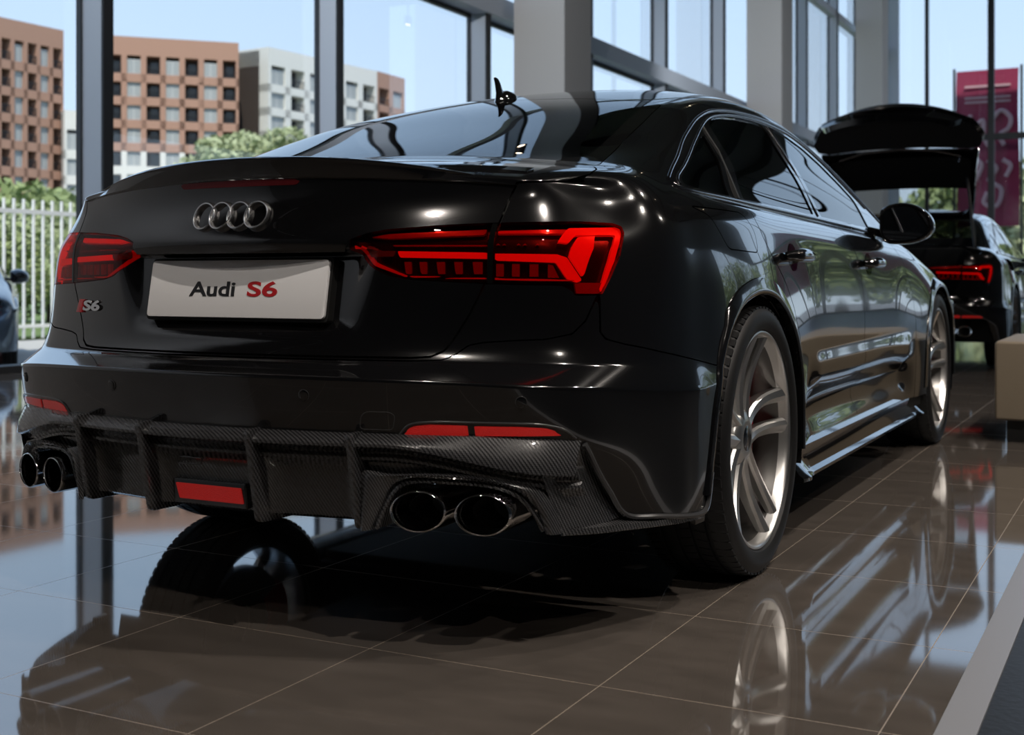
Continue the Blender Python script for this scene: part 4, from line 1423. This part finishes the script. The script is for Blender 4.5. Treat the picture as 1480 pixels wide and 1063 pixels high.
# ceiling lamps over the cars, then added ones brightening window posts and pillars
lampm = mat('lamp_lit', (1, .85, .65), .5, emit=(1.0, .80, .56), es=14)
SPOTN = ['right behind the saloon', 'over the saloon right rear wheel', 'over the ottoman', 'beside the hatchback', 'left behind the saloon', 'far behind the saloon on the right', 'over the dark stone floor', 'ahead of the hatchback', 'over the left side of the hatchback', 'far right beside the hatchback', 'near the first window post', 'near the second window post', 'before the second pillar', 'between the first two window posts', 'before the third pillar']
k = 0
for (x, y) in ((3.2, -1.5), (3.2, 1.4), (3.2, 4.3), (3.4, 7.6), (.6, -3.6), (4.6, -4.2), (5.5, 2.0), (3.2, 11.5), (-1.2, 10.5), (6.5, 7), (-3.4, 1.5), (-3.0, 7.0), (-2.4, 18.0), (-3.2, 4.2), (4.0, 29.0)):
    z = 5.6
    e_ = empty('ceiling_spotlight', (x, y, z))
    tag(e_, 'small black spotlight on a ceiling rod, ' + SPOTN[k], 'ceiling spotlight', 'spotlights below the ceiling')
    MB().lathe([(0.0, .0), (0, .07), (.16, .07), (.17, .02), (H_ - 5.6, .012), (H_ - 5.6, .0)], (0, 0, 0), 'z', 20).build('housing', M['frame_black'], e_, smooth=True)
    MB().lathe([(-.002, .0), (-.002, .04)], (0, 0, 0), 'z', 20).build('lamp_lens', lampm, e_)
    ld = bpy.data.lights.new('spot', 'SPOT'); ld.energy = SPOT_W; ld.color = (1.0, .91, .82); ld.spot_size = radians(95); ld.spot_blend = .6; ld.shadow_soft_size = .06
    lo = bpy.data.objects.new('spotlight_beam', ld); COL.objects.link(lo); lo.parent = e_; lo.location = (0, 0, -.05)
    tx, ty, tz, pw_ = {0: (.2, .1, .6, 3.0), 1: (.9, 1.0, .3, 1.4), 2: (.9, 4.0, .3, 1.2), 6: (1.0, 1.1, .3, 3.0), 10: (-6.4, 6.0, 3.0, 2.6), 11: (-6.0, 13.4, 3.0, 3.0), 12: (-6.0, 24.5, 4.0, 4.0), 13: (-6.4, 10, 4.0, 2.5), 14: (-5, 38, 3, 5.0)}.get(k, (x * .5, y * .9 + .3, .3, 1.0))
    ld.energy *= pw_
    if k >= 10: ld.color = (.95, .97, 1.0); ld.energy *= .75
    lo.rotation_euler = (Vector((x - tx, y - ty, z - tz))).to_track_quat('Z', 'Y').to_euler()
    k += 1

# unseen linear lamps added to brighten the left wall and its reflections
for i, y in enumerate((-9.0, -6.2, -3.4, -.6)):
    e_ = empty('ceiling_lamp', (WX + 2.6, y, 6.2))
    tag(e_, 'long black linear lamp hung beside the solid left wall, %s from the back wall' % ['first', 'second', 'third', 'fourth'][i], 'ceiling lamp', 'linear lamps beside the left wall')
    MB().box(-.06, .06, -1.2, 1.2, 0, .09).box(-.01, .01, -.9, -.88, .09, H_ - 6.2).box(-.01, .01, .88, .9, .09, H_ - 6.2).build('housing', M['frame_black'], e_)
    MB().box(-.04, .04, -1.15, 1.15, -.006, 0).build('diffuser_strip', M['plate'], e_)
    ld = bpy.data.lights.new('strip', 'SPOT'); ld.spot_size = radians(125); ld.spot_blend = .8; ld.shadow_soft_size = .05; ld.energy = WASH_W; ld.color = (.97, .98, 1.0)
    lo = bpy.data.objects.new('strip_beam', ld); COL.objects.link(lo); lo.parent = e_; lo.location = (0, 0, -.03)
    lo.rotation_euler = Vector((2.2, 0, 3.0)).to_track_quat('Z', 'Y').to_euler()
# ------------------------------------------------------------------ outside
GZ = -.22
M['asphalt'] = mat('asphalt', (.16, .16, .165), .9)
M['lawn'] = mat('lawn', (.13, .19, .05), .95)
M['leaf'] = mat('leaf_green', (.27, .33, .14), .7)
M['leaf2'] = mat('leaf_pale', (.40, .44, .25), .7)
M['bark'] = mat('bark', (.09, .07, .05), .9)
M['fence'] = mat('white_fence_paint', (.85, .86, .87), .5)
M['brick'] = mat('terracotta_brick', (.41, .235, .17), .9)
M['stone'] = mat('pale_render', (.72, .70, .66), .9)
M['greyb'] = mat('grey_render', (.28, .27, .26), .9)
M['win'] = mat('window_glass_far', (.05, .06, .07), .1)
M['winf'] = mat('window_frame_white', (.5, .5, .5), .6)
M['curtain'] = mat('net_curtain', (.35, .37, .38), .8)
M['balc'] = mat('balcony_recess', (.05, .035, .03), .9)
M['kerb'] = mat('pale_pavement', (.45, .44, .42), .9)
o = struct('ground', MB().box(-160, WX - .05, -60, 260, GZ - .1, GZ).box(WX - .05, 160, FY + .05, 260, GZ - .1, GZ).box(RX_ + .25, 160, -60, FY + .05, GZ - .1, GZ).box(WX, RX_ + .25, -60, BY - .25, GZ - .1, GZ), M['asphalt'])
struct('lawn_ground', MB().box(-90, -14.5, -20, 120, GZ, GZ + .05), M['lawn'])
struct('pavement', MB().box(-13.8, -7.2, -20, 60, GZ, GZ + .03), M['kerb'])
# fence
fe = empty('metal_fence', (-14.0, 0, GZ))
tag(fe, 'white vertical-bar metal fence outside the left window', 'fence')
mb = MB()
mb.box(-.02, .02, 5.4, 24, 2.02, 2.09).box(-.02, .02, 5.4, 24, .22, .27)
mb.build('rail', M['fence'], fe)
mb = MB().box(-.018, .018, -.018, .018, .05, 2.25)
pk = mb.build('picket', M['fence'], fe, bevel=.004); pk.location = (0, 5.5, 0)
for i in range(1, 97):
    c_ = pk.copy(); COL.objects.link(c_); c_.parent = fe; c_.location = (0, 5.5 + .19 * i, 0)

def foliage(name, c, r, n_, m, label, cat, group=None, trunk=None, leaf=.12, seed=1):
    rnd = random.Random(seed)
    o = empty(name, (c[0], c[1], GZ)); tag(o, label, cat, group)
    mb = MB()
    blobs = [(rnd.uniform(-.6, .6) * r[0], rnd.uniform(-.6, .6) * r[1], c[2] - GZ + rnd.uniform(-.6, .6) * r[2], rnd.uniform(.35, .6)) for _ in range(9)]
    blobs.append((0, 0, c[2] - GZ, .75))
    for i in range(n_):
        b_ = rnd.choice(blobs)
        u = rnd.uniform(-1, 1); a = rnd.uniform(0, 2 * pi); q = sqrt(1 - u * u); k = rnd.uniform(.7, 1.0) * b_[3]
        p = Vector((b_[0] + q * cos(a) * r[0] * k, b_[1] + q * sin(a) * r[1] * k, max(.05, b_[2] + u * r[2] * k)))
        d1 = Vector((rnd.gauss(0, 1), rnd.gauss(0, 1), rnd.gauss(0, 1))).normalized(); d2 = d1.cross(Vector((rnd.gauss(0, 1), rnd.gauss(0, 1), rnd.gauss(0, 1)))).normalized()
        s_ = leaf * rnd.uniform(.6, 1.3)
        mb.add([p - d1 * s_, p + d2 * s_ * .45, p + d1 * s_, p - d2 * s_ * .45], [(0, 1, 2, 3)])
    mb.build('foliage', m, o)
    t = MB()
    t.tube([(0, 0, 0), (.03 * r[0], 0, (c[2] - GZ) * .5), (0, .02, c[2] - GZ)], [.06 * max(1, leaf / .12), .05 * max(1, leaf / .12), .02], 8)
    t.build('trunk', M['bark'], o, smooth=True)
    return o
def where(px, D, z):
    """a spot at distance D seen towards column px"""
    k = (px - 740) / 1801
    return (CAM.x + D * (-sin(YAW) + cos(YAW) * k), CAM.y + D * (cos(YAW) + sin(YAW) * k), z)
for i, (px, D, z, r, mm) in enumerate(((-15, 24, 1.0, (1.1, .9, 1.2), 'leaf'), (70, 27, .55, (1.2, 1.0, .75), 'leaf'), (150, 30, .5, (1.2, 1.0, .9), 'leaf'), (50, 34, 1.6, (2.1, 1.5, 1.6), 'leaf2'))):
    foliage('garden_bush', where(px, D, z), r, 2600, M[mm], ['low green bush behind the fence, leftmost', 'pale leafy bush behind the fence beside the first window post', 'low bush behind the fence, hidden partly by the window post', 'taller pale bush standing behind the other fence bushes'][i], 'bush', 'bushes behind the fence', leaf=.09, seed=i + 3)
for i, (px, D, z, r, mm) in enumerate(((330, 90, 9.5, (3.2, 3.2, 1.8), 'leaf2'), (385, 95, 10.5, (3.6, 3.0, 1.6), 'leaf2'), (8, 60, 3.2, (3, 3, 2.2), 'leaf'), (92, 66, 3.6, (3.4, 3, 2.0), 'leaf'))):
    foliage('street_tree', where(px, D, z), r, 2600, M[mm], ['pale tree crown in front of the white lower storeys, left one', 'pale tree crown in front of the white tower', 'green tree before the brick block at the left picture edge', 'green tree before the brick block beside the first window post'][i], 'tree', None, leaf=.32, seed=i + 13)
for i, (px, D, z, r) in enumerate(((1270, 84, 3.6, (3.2, 3.2, 3.2)), (1365, 74, 3.6, (3.2, 3.2, 3.3)), (1450, 58, 3.2, (2.6, 2.6, 3.4)), (1530, 68, 3.4, (3, 3, 3.6)), (1660, 60, 3, (3, 3, 3.2)), (1800, 62, 3, (3, 3, 3.2)))):
    foliage('street_tree', where(px, D, z), r, 2600, M['leaf' if i % 2 else 'leaf2'], ['pale tree seen under the raised tailgate, left one', 'tree seen under the raised tailgate, right one', 'tree outside behind the pink banner', 'tree outside right of the pink banner', 'tree beyond the far glass, outside the picture', 'tree far right beyond the far glass'][i], 'tree', None, leaf=.32, seed=i + 33)

# apartment blocks
def facade(name, label, A, B, z1, ncol, nrow, fh, base_rows, wallm, basem, depth=7, pat='wb', roofm=None, skip=()):
    """A, B = (x, y) ends of the front; z1 = parapet"""
    A = Vector((A[0], A[1], 0)); B = Vector((B[0], B[1], 0))
    L = (B - A).length; ux = (B - A).normalized(); nrm = Vector((ux.y, -ux.x, 0))
    if nrm.dot(CAM - A) < 0: nrm = -nrm
    root = empty(name, (A.x, A.y, GZ), atan2(ux.y, ux.x)); tag(root, label, 'building')
    sgn = 1 if nrm.dot(Vector((-ux.y, ux.x, 0))) > 0 else -1      # local +y towards camera?
    # local frame: x along, y = left of ux
    def bx(mb, x0, x1, d0, d1, z0, z1_):
        ya, yb = sorted((sgn * d0, sgn * d1)); return mb.box(x0, x1, ya, yb, z0, z1_)
    H = z1 - GZ
    cw = L / ncol
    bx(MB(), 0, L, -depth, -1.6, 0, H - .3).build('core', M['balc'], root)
    top = MB(); low = MB(); has_low = False
    par = 2.3
    zs = [H - par - fh * (r + 1) for r in range(nrow)]
    for r, z in enumerate(zs):
        t = low if r >= nrow - base_rows else top
        if t is low: has_low = True
        bx(t, 0, L, -1.7, 0, z - .42, z + .62)
    bx(top, 0, L, -depth, 0, H - par, H)
    zb = zs[nrow - base_rows] + fh - .42 if base_rows else 0
    for c in range(ncol + 1):
        x = c * cw
        w = cw * .145
        bx(top, max(0, x - w), min(L, x + w), -1.7, 0, max(zb, 0), H - par)
        if has_low: bx(low, max(0, x - w), min(L, x + w), -1.7, .05, 0, zb)
    top.build('wall', wallm, root)
    if has_low:
        bx(low, 0, L, -1.7, .05, 0, max(.5, zs[-1] - .3)); low.build('base_wall', basem, root)
    # windows and balconies
    proto = {}
    for r, z in enumerate(zs):
        for c in range(ncol):
            kind = pat[(c) % len(pat)]
            if (r, c) in skip: continue
            w0 = cw * .71; h0 = fh - 1.04
            if kind not in proto:
                if kind == 'w':
                    mb = MB(); bx(mb, -w0/2, w0/2, -.35, -.30, 0, h0)
                    f = mb.build('window', M['winf'], root)
                    mb = MB()
                    for q in (-1, 1): bx(mb, q * w0 * .25 - w0 * .21, q * w0 * .25 + w0 * .21, -.32, -.28, .12, h0 - .12)
                    p = mb.build('pane', M['curtain'], f)
                    p2 = None
                else:
                    mb = MB(); bx(mb, -w0/2, w0/2, -.12, -.04, .0, .12)
                    for q in np.linspace(-w0/2, w0/2, 9): bx(mb, q - .03, q + .03, -.10, -.06, -.0, .95)
                    bx(mb, -w0/2, w0/2, -.12, -.04, .9, 1.0)
                    f = mb.build('balcony', M['frame_black'], root)
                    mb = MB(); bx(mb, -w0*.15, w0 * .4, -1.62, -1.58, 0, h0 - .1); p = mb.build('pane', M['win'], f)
                proto[kind] = (f, p); o1, o2 = f, p
            else:
                f, p = proto[kind]; o1 = f.copy(); COL.objects.link(o1); o2 = p.copy(); COL.objects.link(o2); o2.parent = o1
            o1.parent = root
            o1.location = ((c + .5) * cw, 0, z + .62)
    return root
def W2(px, D): p = where(px, D, 0); return (p[0], p[1])
facade('apartment_block', 'brown brick apartment block with balconies, nearest, at the left picture edge', W2(-150, 130.5), W2(92, 149.5), 30.6, 12, 9, 3.05, 0, M['brick'], M['stone'], pat='wb')
facade('apartment_block', 'white narrow stair bay between the brick blocks', W2(93, 147.5), W2(118, 148.5), 20.8, 1, 6, 3.05, 0, M['stone'], M['stone'], pat='w')
facade('apartment_block', 'brown brick apartment block over white lower storeys, between two window posts', W2(122, 151.5), W2(345, 157.4), 30.6, 8, 9, 2.85, 5, M['brick'], M['stone'], pat='wb')
facade('apartment_block', 'grey recessed block with open balconies beside the white tower', W2(347, 166), W2(386, 166), 31.2, 2, 9, 3.0, 0, M['greyb'], M['stone'], pat='b')
facade('apartment_block', 'white rendered apartment tower in the middle of the row', W2(388, 161), W2(545, 180), 30.8, 6, 9, 3.05, 0, M['stone'], M['stone'], pat='wb')
facade('apartment_block', 'brown brick end block, last of the row beyond the second window post', W2(545, 181), W2(585, 188), 31.0, 2, 9, 3.05, 0, M['brick'], M['brick'], pat='bw')
# roofs peeking over
MBk = MB()

# pink banner beyond the far glass
ba = empty('hanging_banner', (-3.47, 44.0, 0)); tag(ba, 'tall magenta banner with pale lettering beyond the far glass', 'banner')
M['banner'] = mat('magenta_cloth', (.30, .028, .085), .8)
M['banner_ink'] = mat('banner_pale_ink', (.60, .40, .45), .8)
mb = MB(); rings = []
for t in np.linspace(0, 1, 12):
    rings.append([(-1.02 + .03 * sin(t * 6), .02, 2.6 + 5.45 * t), (1.02 + .03 * sin(t * 6), -.02, 2.6 + 5.45 * t), (1.02 + .03 * sin(t * 6), .0, 2.6 + 5.45 * t), (-1.02 + .03 * sin(t * 6), .04, 2.6 + 5.45 * t)])
mb.loft(rings); bc = mb.build('cloth', M['banner'], ba)
MB().box(-1.14, -1.06, -.04, .04, GZ, 8.15).box(1.06, 1.14, -.04, .04, GZ, 8.15).build('banner_frame', M['frame_black'], ba)
mb = MB()
for z in (7.45, 7.05, 6.9):
    mb.box(-.75, .75, -.06, -.04, z, z + .07)
mb.build('small_print', M['banner_ink'], bc)
mb = MB()
def stroke(P, r=.075):
    mb.tube([(p[0], -.06, p[1]) for p in catmull(P, 5)], r, 6, flat=1)
stroke([(.15, 6.3), (.45, 6.6), (.75, 6.35), (.7, 6.0), (.4, 5.75), (.55, 5.4)])
stroke([(-.55, 6.5), (-.6, 5.9), (-.5, 5.3)]); stroke([(-.55, 5.9), (-.15, 6.3), (-.1, 5.7), (.1, 5.3)])
stroke([(-.7, 5.0), (-.2, 4.8), (-.35, 4.3), (-.6, 4.0), (-.7, 4.5)]); stroke([(.0, 4.9), (.3, 4.6), (.05, 4.2), (.45, 3.9), (.3, 3.3), (-.1, 3.4), (.0, 3.8)])
stroke([(.5, 4.9), (.75, 4.7), (.6, 4.3)])
mb.build('lettering', M['banner_ink'], bc, smooth=True)

# second banner mirrored in the saloon doors; unseen trees added to darken that reflection
bb_ = empty('hanging_banner', (7.6, 44.0, 0)); tag(bb_, 'plain magenta banner outside the far glass, right of the lettered one', 'banner')
mb = MB(); mb.box(-1.0, 1.0, -.02, .02, 1.6, 7.2); mb.build('cloth', M['banner'], bb_)
MB().box(-1.12, -1.04, -.04, .04, GZ, 7.3).box(1.04, 1.12, -.04, .04, GZ, 7.3).build('banner_frame', M['frame_black'], bb_)
for i, (x, y, h, r_) in enumerate(((12.5, 54, 4.2, 4.0), (4.0, 66, 4.6, 3.8), (20.5, 58, 4.6, 3.8), (28, 62, 4.5, 4.4))):
    foliage('street_tree', (x, y, h), (r_ * .9, r_ * .8, h * .8), 2400, M['leaf'], ['broad tree beyond the plain magenta banner', 'broad tree between the two banners', 'broad tree right of the plain magenta banner', 'broad tree farthest right outside the far glass'][i], 'tree', None, leaf=.34, seed=i + 60)

# beige ottoman
ot = empty('ottoman', (1.555, 4.60, 0)); tag(ot, 'beige leather ottoman on a dark plinth at the right picture edge', 'ottoman')
M['leather'] = mat('beige_leather', (.21, .172, .125), .45)
bump_noise(M['leather'], 90, .15, .002)
MB().box(-.40, .55, -.40, .55, .105, .478).build('cushion_block', M['leather'], ot, bevel=.022, seg=3)
MB().box(-.35, .50, -.34, .50, .0, .115).build('plinth', M['black'], ot)

# ------------------------------------------------------------------ black hatchback with raised tailgate
hb = empty('hatchback_car', (-.2, 8.5, 0)); tag(hb, 'black hatchback with raised tailgate parked ahead of the saloon', 'car')
def cp(src, name=None, par=None, meshxf=None):
    o = src.copy(); COL.objects.link(o); o.parent = par or hb
    if name: o.name = name
    return o
pick = ['rear_bumper', 'roof', 'windshield', 'hood', 'rear_fender', 'rear_door', 'front_door', 'front_fender', 'window_surround', 'quarter_window', 'rear_side_window', 'front_side_window', 'tail_light', 'arch_trim', 'side_skirt', 'underbody', 'wheel_arch_liner', 'belt_trim', 'seat', 'dashboard', 'door_mirror']
import re
srcs = [o for o in list(car.children) if re.sub(r'\.\d+$', '', o.name) in pick]
for o in srcs:
    c_ = cp(o)
    base = re.sub(r'\.\d+$', '', o.name)
    for ch in o.children:
        cb = re.sub(r'\.\d+$', '', ch.name)
        if base == 'tail_light' and cb in ('light_bar', 'light_block', 'lamp_housing', 'light_hook'): cp(ch, par=c_)
        if base == 'rear_bumper' and cb == 'reflector': cp(ch, par=c_)
        if base in ('rear_door', 'front_door') and cb == 'door_handle': cp(ch, par=c_)
        if base == 'door_mirror': cp(ch, par=c_)
# raised tailgate
hinge = Vector((0, 1.40, 1.33))
TG = Matrix.Translation(hinge) @ Matrix.Rotation(radians(-62), 4, 'X') @ Matrix.Translation(-hinge)
def xfm(Mx, m4):
    V, F = Mx
    return np.array([tuple(m4 @ Vector(v)) for v in V]), F
tgm = join_center(lid)
tgm = xfm(tgm, TG)
tg = mesh_obj('tailgate', *flange(tgm, .05), M['paint'], hb)
Nn = vnormals(*join_center(lid)); inn_ = (join_center(lid)[0] - Nn * .05, join_center(lid)[1])
mesh_obj('tailgate_lining', *xfm(inn_, TG), M['black'], tg)
tgl, tgb = carve(g_in, lambda V: V[:, 1] - 1.05, 0)
mesh_obj('tailgate_blind', *xfm(join_center(tgb), TG), M['black'], tg)
mesh_obj('tailgate_glass', *xfm(join_center(tgl), TG), M['glass_clear'] if 'glass_clear' in M else M['pane'], tg)
mesh_obj('tailgate_frame', *flange(xfm(join_center(frit), TG), .04), M['frit'], tg)
# rubber seal along the opening
mb = MB(); mb.tube([tuple(TG @ Vector((x, y, on_top(x, y).z - .05))) for x, y in ((-.50, .72), (-.52, .66), (-.3, .60), (0, .58), (.3, .60), (.52, .66), (.50, .72))], .012, 8)
mb.build('tailgate_trim', M['dark_steel'], tg, smooth=True)
MB().box(-.62, .62, .30, 1.45, .55, .60).build('boot_floor', M['interior'], hb)
MB().box(-.70, .70, 1.40, 1.50, .55, 1.15).build('rear_seat_back', M['interior'], hb, bevel=.02)
MB().box(-.66, .66, .20, .26, .50, .64).build('boot_sill', M['frit'], hb, bevel=.01)
for s in (1, -1):
    mb = MB(); mb.tube([(.64 * s, .75, 1.04), tuple(TG @ Vector((.55 * s, .9, 1.10)))], .012, 8)
    mb.build('gas_strut', M['frame_black'], hb, smooth=True)
for s in (1, -1):
    for x in (.50, .62):
        mb = MB(); mb.tube([(s * x + .055 * cos(a), .16 + .02 * (x - .5) + .10, .34 + .04 * sin(a)) for a in np.linspace(0, 2*pi, 28, endpoint=False)], .007, 8, True)
        mb.build('tail_pipe', M['chrome'], hb, smooth=True)
for s in (1, -1):
    for y in (1.12, 4.048):
        make_wheel('wheel', Vector((.922 * s, y, .3525)), hb, s, 0.3, fine=False, metal=M['rim_dark'])

# ------------------------------------------------------------------ car outside the left window
pc = empty('parked_car', (-12.60, 9.21, GZ + .03), radians(-131))
tag(pc, 'dark blue-grey car nosing in outside the window at the left picture edge', 'car')
M['blue_paint'] = mat('blue_grey_paint', (.07, .09, .12), .2, .3, .5, 1.0, .03)
for o in list(car.children):
    base = re.sub(r'\.\d+$', '', o.name)
    if base in ('rear_bumper', 'roof', 'windshield', 'hood', 'rear_fender', 'rear_door', 'front_door', 'front_fender', 'window_surround', 'quarter_window', 'rear_side_window', 'front_side_window', 'door_mirror', 'trunk_lid', 'rear_window', 'inner_shell', 'underbody', 'side_skirt', 'arch_trim', 'wheel_arch_liner'):
        c_ = o.copy(); COL.objects.link(c_); c_.parent = pc
        if o.data.materials and o.data.materials[0] == M['paint']:
            c_.material_slots[0].link = 'OBJECT'; c_.material_slots[0].material = M['blue_paint']
        if base == 'door_mirror':
            for ch in o.children:
                d_ = ch.copy(); COL.objects.link(d_); d_.parent = c_
for s in (1, -1):
    for y in (1.12, 4.048):
        make_wheel('wheel', Vector((.922 * s, y, .3525)), pc, s, 0.3, fine=False, metal=M['rim_dark'])
